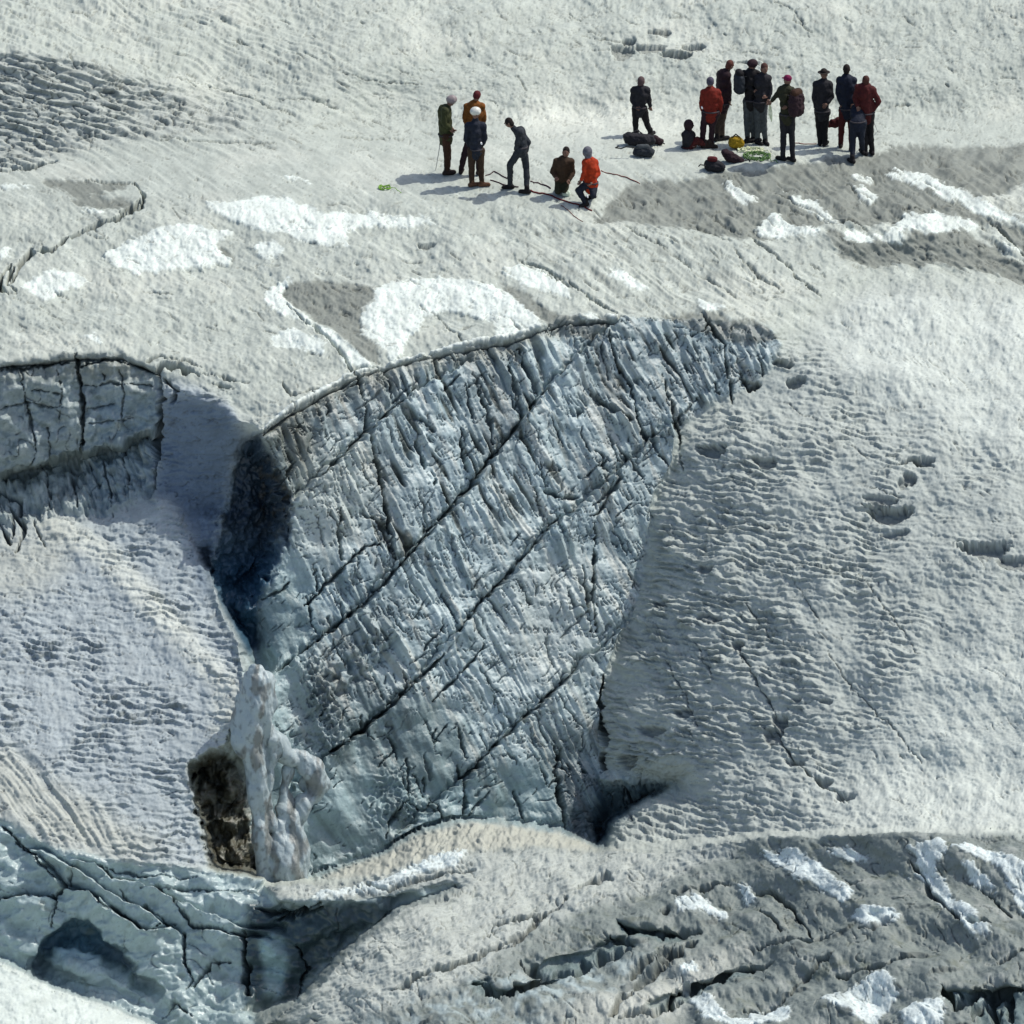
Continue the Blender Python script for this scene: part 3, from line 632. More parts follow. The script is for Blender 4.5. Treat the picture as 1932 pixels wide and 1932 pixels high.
PITS = [cz(700,1400,2.2675,[(740,1745),(830,1705),(900,1765),(1000,1745),(1190,1690),(1185,1735),(1020,1775),(920,1795),(800,1785)]),
 cz(700,1400,2.2675,[(1000,1600),(1100,1640),(1230,1590),(1350,1570),(1450,1500),(1560,1500),(1570,1560),(1420,1590),(1300,1660),(1240,1700),(1120,1675)]),
 cz(1452,1400,2.2675,[(1400,1765),(1560,1775),(1750,1752),(1900,1760),(1900,1990),(1640,1960),(1560,1860),(1440,1840)]),
 cz(1452,1400,2.2675,[(140,1745),(270,1722),(330,1675),(480,1640),(390,1700),(250,1775),(120,1800),(-80,1870),(-60,1830)]),
 cz(700,1400,2.2675,[(1480,1420),(1620,1470),(1814,1480),(1814,1530),(1640,1530),(1500,1490)])]
m_pits = np.zeros_like(PX)
for p_ in PITS:
    mk = cmask(p_, 3); YB = YB + .32 * sample(mk, QX, QY); m_pits = np.maximum(m_pits, sample(mk, QX, QY))
# the grotto is a hollow cut back into the wall; the pit and cave have rough bottoms
gd, _ = dist_line(CX, CY, P_grotto, 60, True)
gin = inpoly(CX, CY, P_grotto)
gdep = blur(np.where(gin, np.minimum(gd / 7.0, 1) ** 0.5, 0), 0.6) * sstep(1925, 1800, CY) * (1 - 0.75 * sstep(14, 48, gd) * sstep(1745, 1800, CY)) * .8
YB = YB + 1.2 * sample(gdep, QX, QY)
YB = YB + m_pit * .35 * fbm(PX / 34, PY / 48, 236, 2, .4)
Hd += m_pit * (fbm(PX / 17, PY / 26, 231, 4, .6) * 0.10)
Hd += m_cave * (fbm(PX / 30, PY / 40, 232, 4, .6) * 0.12)
Hd += m_near * (fbm(PX / 9, PY / 5, 234, 3) * 0.012 + fbm(PX / 90, PY / 60, 235, 2) * .04)

# ------------------------------------------------------------------ patches of fresh snow and of bare grey ice
def wobP(a1, s1, a2, s2, seed):
    return (PX + a1 * perlin(PX / s1, PY / s1, seed) + a2 * perlin(PX / s2, PY / (s2 * .6), seed + 1),
            PY + a1 * .6 * perlin(PX / s1, PY / s1, seed + 2) + a2 * .6 * perlin(PX / s2, PY / (s2 * .6), seed + 3))
SXw, SYw = wobP(12, 34, 6, 9, 300)
def patch(poly): return inpoly(SXw, SYw, poly)
greys = [[(1110,425),(1200,345),(1340,332),(1640,292),(1932,275),(2232,280),(2232,345),(1932,348),(1700,420),(1560,425),(1440,452),(1380,446),(1300,432),(1200,420)],
 [(530,540),(590,530),(690,535),(705,560),(672,600),(700,640),(722,688),(680,670),(640,640),(590,600),(545,570)],
 [(925,525),(980,545),(1050,590),(1085,598),(1160,598),(1120,640),(1040,620),(1010,600),(960,555)],
 [(70,345),(130,338),(200,345),(240,342),(255,352),(200,362),(150,368),(100,358)], [(130,372),(190,370),(250,378),(250,395),(180,388),(140,385)],
 [(690,395),(740,400),(760,425),(715,412)],
 [(1130,395),(1210,345),(1290,335),(1420,400),(1500,425),(1440,435),(1380,448),(1300,425),(1200,405)],
 [(1330,325),(1450,315),(1620,300),(1750,400),(1700,420),(1600,400),(1560,420),(1470,365),(1400,350)],
 [(1640,300),(1700,275),(1932,278),(2232,280),(2232,340),(1932,345),(1800,330),(1750,318)],
 [(1780,360),(1850,395),(1880,425),(1800,418),(1740,400)], [(1870,410),(1932,430),(2232,480),(2232,520),(1932,480)],
 [(1555,435),(1640,452),(1700,455),(1760,430),(1820,430),(1860,455),(1932,500),(2232,570),(2232,600),(1932,538),(1880,520),(1830,508),(1770,494),(1710,500),(1640,504),(1590,492)],
 [(1240,590),(1330,590),(1440,610),(1475,640),(1400,650),(1300,620)],
 [(420,455),(450,478),(440,490),(415,480)], [(365,465),(400,470),(420,495),(380,490)], [(200,460),(240,462),(235,472),(205,470)]]
whites = [
 [(380,375),(440,385),(500,370),(560,385),(620,405),(700,400),(760,405),(840,425),(760,430),(690,430),(640,435),(660,465),(600,462),(520,440),(450,420),(400,395)],
 [(190,480),(230,455),(290,435),(340,420),(450,436),(425,450),(405,462),(440,490),(400,500),(330,505),(260,518),(220,500)],
 [(45,545),(90,515),(160,515),(180,530),(130,550),(80,563)],
 [(492,560),(525,533),(560,528),(535,545),(548,575),(600,612),(650,650),(690,672),(722,694),(700,698),(660,690),(620,648),(560,600),(510,580)],
 [(700,550),(740,532),(830,522),(900,530),(960,555),(1012,600),(1000,625),(960,635),(945,640),(930,610),(870,590),(830,585),(800,600),(770,640),(760,678),(745,680),(700,640),(672,600),(705,575)],
 [(505,640),(540,625),(590,640),(620,665),(560,660),(510,655)],
 [(940,505),(1000,500),(1060,530),(1082,562),(1020,550),(960,525)],
 [(470,462),(510,458),(545,470),(500,485)], [(500,322),(545,330),(620,352),(560,345)], [(0,345),(60,350),(70,358),(0,356)], [(150,388),(210,392),(190,402),(155,398)], [(0,465),(25,468),(15,490),(0,492)], [(145,628),(180,636),(205,655),(170,648)],
 [(1130,508),(1180,515),(1240,548),(1190,540)], [(1290,555),(1340,570),(1370,588),(1330,585)], [(1080,595),(1120,590),(1155,600),(1100,604)],
 [(1360,345),(1390,352),(1432,378),(1405,384),(1380,368)], [(1460,358),(1520,372),(1560,400),(1600,430),(1560,420),(1520,392)], [(1420,432),(1470,400),(1500,425),(1560,430),(1540,445),(1440,442)],
 [(1590,345),(1625,352),(1660,385),(1640,382)], [(1670,318),(1720,325),(1800,350),(1880,395),(1932,415),(2232,460),(2232,470),(1932,425),(1850,400),(1760,362),(1700,340)],
 [(1590,440),(1620,432),(1650,450),(1700,440),(1700,452),(1650,462),(1600,452)], [(1700,408),(1760,402),(1850,420),(1850,432),(1740,440),(1690,436)], [(1880,445),(1910,460),(1932,478),(1900,470)], [(1620,320),(1650,335),(1640,345),(1610,330)],
 [(1430,1605),(1490,1598),(1540,1625),(1570,1645),(1610,1690),(1600,1718),(1570,1690),(1530,1665),(1470,1640)],
 [(1710,1600),(1770,1590),(1800,1610),(1765,1638),(1790,1680),(1830,1722),(1880,1772),(1840,1762),(1775,1700),(1740,1650)],
 [(1795,1598),(1850,1600),(1932,1630),(1932,1645),(1860,1632),(1830,1618)], [(1810,1625),(1860,1655),(1890,1680),(1840,1662)], [(1888,1640),(1932,1630),(1980,1650),(1980,1720),(1932,1712),(1905,1680)],
 [(1268,1700),(1330,1693),(1382,1722),(1370,1732),(1320,1718),(1290,1722)], [(1375,1662),(1400,1665),(1428,1700),(1410,1702)], [(1545,1600),(1600,1598),(1650,1625),(1600,1618)], [(1600,1735),(1680,1715),(1700,1740),(1640,1750)],
 [(1540,1890),(1600,1862),(1640,1845),(1690,1850),(1695,1880),(1670,1900),(1640,1932),(1600,1915)], [(1300,1872),(1340,1880),(1370,1920),(1420,1932),(1400,1960),(1330,1920)], [(1270,1830),(1310,1815),(1330,1825),(1280,1840)],
 [(1420,1905),(1500,1890),(1480,1940),(1400,1950)], [(1700,1905),(1780,1890),(1790,1940),(1700,1940)], [(1800,1880),(1860,1870),(1850,1900)], [(1690,1640),(1720,1655),(1700,1662)],
 [(560,1690),(640,1682),(720,1660),(830,1612),(900,1604),(830,1640),(720,1680),(620,1695)]]
strk = runnels(.85, .52, 5, 46, 301) * .55 + fbm(PX / 16, PY / 7, 303, 3, .6) * .45
def union(ps):
    u = np.zeros(PX.shape)
    for p in ps: u = np.maximum(u, patch(p))
    return blur(u, 3.2)
grey_m = sstep(.30, .72, union(greys) + .42 * strk)
uw = union(whites)
white_m = sstep(.34, .58, uw + .42 * strk + .16 * fbm(PX / 7, PY / 3.5, 305, 2)) * sstep(.03, .15, uw)
Hd += white_m * .035 - grey_m * .03 * m_plateau
Hd *= 1 - .45 * white_m * m_plateau
# ------------------------------------------------------------------ positions
XYZ = W(PX, PY, YB)
du = np.gradient(XYZ, axis=1); dv = np.gradient(XYZ, axis=0)
N = np.cross(du, -dv); N /= (np.linalg.norm(N, axis=2, keepdims=True) + 1e-9)
for c in range(3):
    N[..., c] = blur(N[..., c], 3.0)
N /= (np.linalg.norm(N, axis=2, keepdims=True) + 1e-9)
GY = np.abs(np.gradient(YB, axis=0)) / np.gradient(ax)[:, None] + np.abs(np.gradient(YB, axis=1)) / np.gradient(ax)[None, :]
GY = blur(np.minimum(GY, 0.6), 1.2)
Hd *= 1 - 0.92 * sstep(0.05, 0.13, GY)
XYZ = XYZ + N * Hd[..., None]

# ------------------------------------------------------------------ albedo per vertex: what the ice is made of, plus painted shade in chute and cave
def mix(A, B, m): return A * (1 - m[..., None]) + np.array(B) * m[..., None]

grain = fbm(PX / 40, PY / 22, 310, 5, .6)
fine = fbm(PX / 5, PY / 3.2, 311, 3, .7)
A = np.zeros(PX.shape + (3,)) + np.array([.45, .465, .45])
A = mix(A, [.56, .56, .535], sstep(0, .8, fbm(PX / 220, PY / 90, 312, 3)) * .7)
sk = runnels(.86, .50, 7, 110, 350) + .5 * runnels(.80, .60, 16, 160, 353)
A = mix(A, [.30, .31, .30], m_plateau * sstep(240, 330, PY) * (.25 + .75 * np.clip(slab + mid, 0, 1)) * sstep(.15, .75, sk) * .75)
A = mix(A, [.62, .63, .61], m_plateau * sstep(240, 330, PY) * sstep(.25, .8, -sk) * .5)
A = mix(A, [.33, .345, .34], far * sstep(.35, .8, runnels(.93, .36, 9, 110, 356)) * .55 * sstep(-.3, .4, fbm(PX / 140, PY / 50, 359, 2)))
hot = M([(980,190),(1080,175),(1200,200),(1320,215),(1330,255),(1180,262),(1000,255)], 26)
A = mix(A, [.68, .67, .64], hot * .7)
A = mix(A, [.42, .43, .43], m_dark * .8)
A = mix(A, [.44, .50, .525], m_cliff)
A = mix(A, [.30, .335, .345], m_block)
A = mix(A, [.20, .195, .165], m_block * sstep(740, 690, PY + 10 * perlin(PX / 20, PY / 20, 370)) * .7)
A = mix(A, [.24, .30, .35], m_block * sstep(150, 190, PX) * sstep(720, 780, PY) * .7)
A = mix(A, [.20, .22, .21], m_block * sstep(-30, 0, -np.abs(PY - (905 - .27 * PX))) * .7)
A = mix(A, [.17, .20, .20], m_block * sstep(.25, .8, fbm(PX / 26, PY / 18, 340, 4, .6)) * .8)
A = mix(A, [.42, .44, .44], m_block * sstep(.2, .8, fbm(PX / 14, PY / 22, 343, 3, .6)) * .7)
A = mix(A, [.45, .455, .435], m_right)
A = mix(A, [.57, .57, .54], np.clip(m_right * smoothR * 1.2, 0, 1))
A = mix(A, [.42, .44, .465], m_ramp)
A = mix(A, [.60, .59, .56], m_ramp * (sstep(40, 10, dist_line(PX, PY, [(90,985),(200,1050),(330,1190),(430,1300),(420,1380)], 44)[0])) * .9)
A = mix(A, [.50, .475, .42], M([(-300,1440),(0,1400),(60,1440),(150,1500),(330,1610),(250,1628),(100,1600),(0,1545),(-300,1520)], 20) * .7)
A = mix(A, [.50, .48, .43], M([(-300,1010),(0,1015),(110,985),(140,1040),(90,1120),(0,1130),(-300,1130)], 20) * .6)
A = mix(A, [.17, .21, .275], m_chute)  # shade of the chute put into its colour as a darker blue
A = mix(A, [.225, .24, .228], m_ridge)
A = mix(A, [.45, .45, .425], m_ridge * m_lip)
A = mix(A, [.44, .42, .375], m_mound)
A = mix(A, [.40, .462, .475], m_blue)
A = mix(A, [.42, .48, .50], m_grotto * m_blue)
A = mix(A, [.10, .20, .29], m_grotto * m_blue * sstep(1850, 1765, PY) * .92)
A = mix(A, [.60, .615, .59], m_near)
# wall: clear blue-green ice low down, dusty grey-beige streaks between flutes
A = mix(A, [.50, .49, .465], m_cliff * sstep(0, .7, fbm(acr / 22, alo / 300, 320, 4, .6)) * .8)
A = mix(A, [.17, .235, .275], m_cliff * sstep(.1, .8, fbm(acr / 15, alo / 230, 322, 4, .65)) * .75)
A = mix(A, [.68, .73, .75], m_cliff * sstep(.25, .8, fbm(acr / 7, alo / 200, 323, 3, .6)) * .6)
A = mix(A, [.80, .82, .82], sstep(4.5, 1.5, rdl))
A = mix(A, [.34, .44, .465], m_cliff * smooth_low * .7)
rd = dist_line(PX, PY, rim_line[9:], 60)[0]
A = mix(A, [.33, .32, .28], m_cliff * sstep(52, 8, rd + 14 * perlin(PX / 16, PY / 30, 325)) * .75 * sstep(1250, 1000, PX))
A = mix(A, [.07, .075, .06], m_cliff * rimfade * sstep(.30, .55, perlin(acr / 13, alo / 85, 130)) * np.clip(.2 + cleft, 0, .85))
A = mix(A, [.13, .13, .09], M([(495,830),(560,790),(600,800),(590,880),(560,960),(520,880)], 14) * m_cliff * .6)
A = mix(A, [.05, .09, .14], M(P_cave, 16) * sstep(980, 1060, PY) * (1 - m_cliff * .4) * .8)  # cave shade painted into the albedo over these three lines, softer past its edge
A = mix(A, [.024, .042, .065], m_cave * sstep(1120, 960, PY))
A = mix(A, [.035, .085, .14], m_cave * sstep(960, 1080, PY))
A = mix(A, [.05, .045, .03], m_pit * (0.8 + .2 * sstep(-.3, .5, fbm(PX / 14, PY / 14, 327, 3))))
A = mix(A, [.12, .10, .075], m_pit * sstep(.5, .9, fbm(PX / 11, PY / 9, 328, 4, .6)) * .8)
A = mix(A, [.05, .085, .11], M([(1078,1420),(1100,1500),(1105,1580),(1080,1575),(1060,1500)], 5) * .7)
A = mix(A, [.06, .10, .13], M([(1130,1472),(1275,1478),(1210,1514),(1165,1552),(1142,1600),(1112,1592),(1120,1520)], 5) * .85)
A = mix(A, [.15, .16, .13], m_ridge * (1 - m_lip) * sstep(.25, .9, fbm(PX / 50, PY / 26, 330, 4, .6)) * .7)
A = mix(A, [.36, .36, .34], m_ridge * (1 - m_lip) * sstep(.3, .9, fbm(PX / 60, PY / 30, 331, 4, .6)) * .7)
A = mix(A, [.46, .52, .54], M([(600,1932),(760,1890),(900,1850),(1000,1830),(1100,1800),(1270,1830),(1130,1900),(1000,1932)], 18) * sstep(-.3, .6, fbm(PX / 30, PY / 20, 332, 3)) * .7)
A = mix(A, [.52, .50, .46], M([(1000,1932),(1150,1880),(1350,1800),(1400,1790),(1250,1932)], 16) * .9)
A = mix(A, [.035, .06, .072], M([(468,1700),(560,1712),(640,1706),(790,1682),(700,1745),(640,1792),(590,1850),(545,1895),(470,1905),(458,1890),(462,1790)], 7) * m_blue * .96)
A = mix(A, [.40, .52, .55], M([(500,1770),(530,1760),(545,1800),(530,1880),(495,1880)], 6) * m_blue * .8)
A = mix(A, [.20, .22, .17], m_blue * sstep(.4, 1.1, fbm(PX / 34, PY / 22, 334, 3)) * .5)

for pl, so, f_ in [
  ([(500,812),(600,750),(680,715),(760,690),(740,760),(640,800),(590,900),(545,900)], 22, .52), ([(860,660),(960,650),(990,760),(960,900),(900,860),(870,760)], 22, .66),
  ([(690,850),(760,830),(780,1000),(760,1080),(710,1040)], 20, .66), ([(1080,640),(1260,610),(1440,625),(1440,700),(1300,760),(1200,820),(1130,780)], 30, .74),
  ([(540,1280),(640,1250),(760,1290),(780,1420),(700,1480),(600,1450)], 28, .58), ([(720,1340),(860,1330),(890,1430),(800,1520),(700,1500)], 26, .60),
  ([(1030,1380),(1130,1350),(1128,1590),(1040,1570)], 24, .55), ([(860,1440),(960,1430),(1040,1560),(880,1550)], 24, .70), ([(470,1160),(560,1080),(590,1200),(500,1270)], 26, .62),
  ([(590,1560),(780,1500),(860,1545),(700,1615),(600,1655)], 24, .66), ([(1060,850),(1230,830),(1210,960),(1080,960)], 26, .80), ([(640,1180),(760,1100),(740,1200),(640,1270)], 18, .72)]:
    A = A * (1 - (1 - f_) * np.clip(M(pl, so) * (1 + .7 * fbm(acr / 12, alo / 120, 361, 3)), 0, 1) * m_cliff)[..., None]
A = mix(A, [.56, .565, .55], m_cliff * M([(940,1100),(1120,1040),(1150,1250),(1080,1300),(960,1300)], 34) * .6)
A = mix(A, [.52, .51, .47], m_cliff * M([(570,870),(700,830),(690,960),(640,1060),(560,1060)], 26) * .6)
A = mix(A, [.10, .11, .105], m_ridge * (1 - m_lip) * (f2 > .90) * sstep(-.2, .5, perlin(PX / 110, PY / 40, 213)) * sstep(1660, 1740, PY) * .7)
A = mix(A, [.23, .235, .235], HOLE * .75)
A = mix(A, [.20, .205, .195], grey_m * (0.84 + .2 * np.clip(grain, -1, 1)))
A = mix(A, [.76, .785, .785], white_m * np.clip(.92 - .4 * sstep(.1, .8, fine) + .12 * grain, .4, 1))
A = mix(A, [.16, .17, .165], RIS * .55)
A = mix(A, [.15, .20, .21], m_pits * .7)
A = mix(A, [.11, .085, .05], M([(505,850),(540,910),(553,980),(530,1030),(490,990),(475,900)], 8) * sstep(-.1, .5, fbm(PX / 14, PY / 18, 360, 3)) * .45)
# dirt: fine dark specks lying on the surface, and grit washed into the cracks
spk = sstep(.55, .9, fbm(PX / 6.5, PY / 2.3, 340, 2, .8)) * (.35 + .65 * sstep(-.2, .5, grain))
A = A * (1 - 0.38 * spk[..., None] * (1 - m_near * .7)[..., None])
A = mix(A, [.10, .095, .085], EXC * (.66 - .16 * m_cliff - .2 * m_blue))
A *= (1 + .10 * grain + .05 * fine)[..., None]
A = np.clip(A * np.array([.925, 1.0, .965]), .02, .93)
A = A * (1 - m_plateau[..., None] * np.array([-.015, .012, .06]) * .9)

# ------------------------------------------------------------------ split into named surfaces
lab = np.zeros(PX.shape, int)
for i, p in enumerate([P_right, P_mound, P_ramp, P_block, P_cliff, P_cave, P_pit, P_ridge, P_blue, P_near], 1):
    lab[inpoly(QX, QY, p)] = i
GROUP = {0: 0, 1: 1, 2: 1, 3: 2, 4: 3, 5: 4, 6: 4, 7: 4, 8: 5, 9: 6, 10: 7}
NAMES = ['glacier_plateau', 'snow_slope', 'ice_ramp', 'ice_bank', 'ice_cliff', 'ice_ridge', 'blue_ice_wall', 'near_snow']
lab = np.vectorize(GROUP.get)(lab)
face_lab = lab[:-1, :-1]

def ice_material(name, rough, spec, bump, scale, tint=(1, 1, 1), sss=0.0):
    m = bpy.data.materials.new(name); m.use_nodes = True
    t = m.node_tree; b = t.nodes['Principled BSDF']
    at = t.nodes.new('ShaderNodeAttribute'); at.attribute_name = 'albedo'
    co = t.nodes.new('ShaderNodeTexCoord')
    n1 = t.nodes.new('ShaderNodeTexNoise'); n1.inputs['Scale'].default_value = scale; n1.inputs['Detail'].default_value = 6; n1.inputs['Roughness'].default_value = .65
    n2 = t.nodes.new('ShaderNodeTexNoise'); n2.inputs['Scale'].default_value = 9.0; n2.inputs['Detail'].default_value = 5; n2.inputs['Roughness'].default_value = .7
    t.links.new(co.outputs['Object'], n1.inputs['Vector']); t.links.new(co.outputs['Object'], n2.inputs['Vector'])
    mr = t.nodes.new('ShaderNodeMapRange'); mr.inputs['From Min'].default_value = .3; mr.inputs['From Max'].default_value = .7; mr.inputs['To Min'].default_value = .93; mr.inputs['To Max'].default_value = 1.06
    t.links.new(n2.outputs['Fac'], mr.inputs['Value'])
    vm = t.nodes.new('ShaderNodeVectorMath'); vm.operation = 'SCALE'
    t.links.new(at.outputs['Color'], vm.inputs[0]); t.links.new(mr.outputs['Result'], vm.inputs['Scale'])
    t.links.new(vm.outputs['Vector'], b.inputs['Base Color'])
    bp = t.nodes.new('ShaderNodeBump'); bp.inputs['Strength'].default_value = bump; bp.inputs['Distance'].default_value = .05
    t.links.new(n1.outputs['Fac'], bp.inputs['Height']); t.links.new(bp.outputs['Normal'], b.inputs['Normal'])
    b.inputs['Roughness'].default_value = rough
    b.inputs['Specular IOR Level'].default_value = spec
    return m
MATS = [ice_material('dusty_snow', .75, .25, .12, 22), ice_material('melt_snow', .75, .25, .14, 20), ice_material('ramp_snow', .7, .25, .16, 22), ice_material('grey_ice', .45, .4, .35, 14),
        ice_material('cliff_ice', .42, .45, .32, 14), ice_material('dirty_ice', .55, .35, .38, 16), ice_material('blue_ice', .35, .5, .22, 12), ice_material('close_snow', .8, .2, .22, 22)]

idx = np.arange(NX * NY).reshape(NY, NX)
quads = np.stack([idx[1:, :-1], idx[1:, 1:], idx[:-1, 1:], idx[:-1, :-1]], axis=-1)
V = XYZ.reshape(-1, 3); Acol = A.reshape(-1, 3)

def grid_mesh(name, q, mat):
    used, inv = np.unique(q.ravel(), return_inverse=True)
    me = bpy.data.meshes.new(name)
    nv = len(used); nf = len(q)
    me.vertices.add(nv); me.vertices.foreach_set('co', V[used].astype(np.float32).ravel())
    me.loops.add(nf * 4); me.loops.foreach_set('vertex_index', inv.astype(np.int32))
    me.polygons.add(nf); me.polygons.foreach_set('loop_start', np.arange(0, nf * 4, 4, dtype=np.int32))
    me.polygons.foreach_set('use_smooth', np.ones(nf, bool))
    me.update(calc_edges=True)
    at = me.attributes.new('albedo', 'FLOAT_COLOR', 'POINT')
    c4 = np.ones((nv, 4), np.float32); c4[:, :3] = Acol[used]
    at.data.foreach_set('color', c4.ravel())
    me.materials.append(mat)
    o = bpy.data.objects.new(name, me); C.objects.link(o); o['kind'] = 'structure'
    return o
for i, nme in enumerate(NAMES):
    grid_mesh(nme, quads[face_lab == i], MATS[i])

# the rest of the glacier, out to the horizon
bm = bmesh.new()
vs = [bm.verts.new(p) for p in ((-900, -700, -24), (900, -700, -24), (900, 1500, -24), (-900, 1500, -24))]
bm.faces.new(vs)
me = bpy.data.meshes.new('lower_glacier'); bm.to_mesh(me); bm.free()
m = ice_material('far_snow', .8, .2, .3, 2); me.materials.append(m)
at = me.attributes.new('albedo', 'FLOAT_COLOR', 'POINT'); at.data.foreach_set('color', [.5, .52, .52, 1] * 4)
o = bpy.data.objects.new('lower_glacier', me); C.objects.link(o); o['kind'] = 'structure'

# ------------------------------------------------------------------ tools for the things standing on the ice
def ground(px, py):
    i = int(np.clip(np.searchsorted(ax, px), 1, NX - 2)); j = int(np.clip(np.searchsorted(ax, py), 1, NY - 2))
    return XYZ[j, i].copy()

def simple_mat(name, col, rough=.8, spec=.25, var=.25, scale=14):
    m = bpy.data.materials.new(name); m.use_nodes = True
    t = m.node_tree; b = t.nodes['Principled BSDF']
    n = t.nodes.new('ShaderNodeTexNoise'); n.inputs['Scale'].default_value = scale; n.inputs['Detail'].default_value = 4
    co = t.nodes.new('ShaderNodeTexCoord'); t.links.new(co.outputs['Object'], n.inputs['Vector'])
    r = t.nodes.new('ShaderNodeValToRGB')
    r.color_ramp.elements[0].position = .3; r.color_ramp.elements[1].position = .7
    r.color_ramp.elements[0].color = [max(0, c * (1 - var)) for c in col] + [1]
    r.color_ramp.elements[1].color = [min(1, c * (1 + var)) for c in col] + [1]
    t.links.new(n.outputs['Fac'], r.inputs['Fac']); t.links.new(r.outputs['Color'], b.inputs['Base Color'])
    bp = t.nodes.new('ShaderNodeBump'); bp.inputs['Strength'].default_value = .4; bp.inputs['Distance'].default_value = .03
    t.links.new(n.outputs['Fac'], bp.inputs['Height']); t.links.new(bp.outputs['Normal'], b.inputs['Normal'])
    b.inputs['Roughness'].default_value = rough; b.inputs['Specular IOR Level'].default_value = spec
    return m
MC = {}
def mat(name, col, **k):
    if name not in MC: MC[name] = simple_mat(name, col, **k)
    return MC[name]

def v3(a): return Vector([float(c) for c in a])
def frame(d):
    d = d.normalized(); u = d.orthogonal().normalized(); return u, d.cross(u)
def add_cap(bm, p, q, r1, r2, seg=12):
    p = v3(p); q = v3(q); d = q - p
    if d.length < 1e-5: d = Vector((0, 0, 1e-4))
    u, w = frame(d); dn = d.normalized(); rings = []
    prof = [(-math.cos(a), math.sin(a)) for a in (0.001, .5, 1.05, math.pi / 2)]
    st = [(p + dn * (r1 * c), r1 * s) for c, s in prof] + [(q + dn * (-r2 * c), r2 * s) for c, s in reversed(prof)]
    for cen, r in st:
        rings.append([bm.verts.new(cen + (u * math.cos(2 * math.pi * k / seg) + w * math.sin(2 * math.pi * k / seg)) * r) for k in range(seg)])
    for a, b in zip(rings[:-1], rings[1:]):
        for k in range(seg): bm.faces.new((a[k], a[(k + 1) % seg], b[(k + 1) % seg], b[k]))
    bm.faces.new(list(reversed(rings[0]))); bm.faces.new(rings[-1])
def add_ell(bm, c, r, yaw=0.0, tilt=0.0):
    from mathutils import Matrix
    mt = Matrix.Translation(v3(c)) @ Matrix.Rotation(-yaw, 4, 'Z') @ Matrix.Rotation(tilt, 4, 'X') @ Matrix.Diagonal((r[0], r[1], r[2], 1))
    bmesh.ops.create_icosphere(bm, subdivisions=3, radius=1.0, matrix=mt)
def build(name, prims, material, parent=None, loc=(0, 0, 0), voxel=.02, smooth=3, extra=None, noise=None, attr=None):
    """primitives fused into one continuous skin (voxel remesh), then made a plain mesh"""
    loc = v3(loc); bm = bmesh.new()
    for p in prims:
        if p[0] == 'c': add_cap(bm, v3(p[1]) - loc, v3(p[2]) - loc, p[3], p[4])
        else: add_ell(bm, v3(p[1]) - loc, p[2], *(p[3:] if len(p) > 3 else ()))
    me = bpy.data.meshes.new(name); bm.to_mesh(me); bm.free()
    o = bpy.data.objects.new(name, me); C.objects.link(o)
    if voxel:
        r = o.modifiers.new('r', 'REMESH'); r.mode = 'VOXEL'; r.voxel_size = voxel; r.use_smooth_shade = True
        if smooth:
            s = o.modifiers.new('s', 'SMOOTH'); s.factor = .5; s.iterations = smooth
        dg = bpy.context.evaluated_depsgraph_get()
        new = bpy.data.meshes.new_from_object(o.evaluated_get(dg))
        o.modifiers.clear(); o.data = new; bpy.data.meshes.remove(me); me = new; me.name = name
    if noise or extra:
        bm = bmesh.new(); bm.from_mesh(me)
        if noise:
            bm.normal_update()
            co = np.array([v.co[:] for v in bm.verts])
            h = noise(co)
            for v, k in zip(bm.verts, h): v.co += v.normal * float(k)
        if extra:
            n0 = len(bm.faces)
            for p in extra:
                if p[0] == 'c': add_cap(bm, v3(p[1]) - loc, v3(p[2]) - loc, p[3], p[4], 8)
                else: add_ell(bm, v3(p[1]) - loc, p[2], *(p[3:] if len(p) > 3 else ()))
        for f in bm.faces: f.smooth = True
        bm.to_mesh(me); bm.free()
    me.materials.clear(); me.materials.append(material)
    me.polygons.foreach_set('use_smooth', np.ones(len(me.polygons), bool))
    me.update()
    if parent: o.parent = parent
    else: o.location = loc
    return o
def thing(name, label, cat, loc, group=None):
    o = bpy.data.objects.new(name, None); C.objects.link(o); o.location = v3(loc); o.empty_display_size = .2
    o['label'] = label; o['category'] = cat
    if group: o['group'] = group
    return o
def tag(o, label, cat, group=None):
    o['label'] = label; o['category'] = cat
    if group: o['group'] = group
    return o

# ------------------------------------------------------------------ the pinnacle of ice beside the pit
def pz(x, y): return ((380 + x / 3.5775) / F, (1420 + y / 3.5775) / F)
def pin(x, y, Y): return W(*pz(x, y), Y)
k_ = 1 / 3.5775 / 98
chain1 = [(655,200,58,-16.2),(672,300,118,-16.2),(662,430,142,-16.25),(630,600,142,-16.3),(600,740,124,-16.4),(640,860,95,-16.5),(650,1000,85,-16.6),(670,1200,66,-16.7),(690,1400,60,-16.8),(720,1620,66,-16.9),(740,1840,72,-17.0)]
chain2 = [(700,640,80,-16.3),(800,720,66,-16.2),(880,850,62,-16.1),(1000,890,62,-16.0),(1110,980,92,-16.0),(1130,1090,84,-16.0),(1090,1190,72,-16.1),(1020,1280,70,-16.3),(960,1400,80,-16.5),(940,1560,110,-16.7),(930,1740,125,-16.9),(940,1860,120,-17.0)]
chain3 = [(900,980,40,-16.1),(880,1120,42,-16.2),(900,1250,50,-16.3),(860,1420,60,-16.6),(840,1600,90,-16.8),(830,1840,90,-17.0)]
chain4 = [(760,720,60,-16.3),(790,840,50,-16.35),(760,980,40,-16.4),(740,1150,34,-16.5),(740,1300,30,-16.6),(780,1420,50,-16.7)]
pr = []
for ch in (chain1, chain2, chain3, chain4):
    for a, b in zip(ch[:-1], ch[1:]): pr.append(('c', pin(a[0], a[1], a[3]), pin(b[0], b[1], b[3]), a[2] * k_ * 1.04, b[2] * k_ * 1.04))
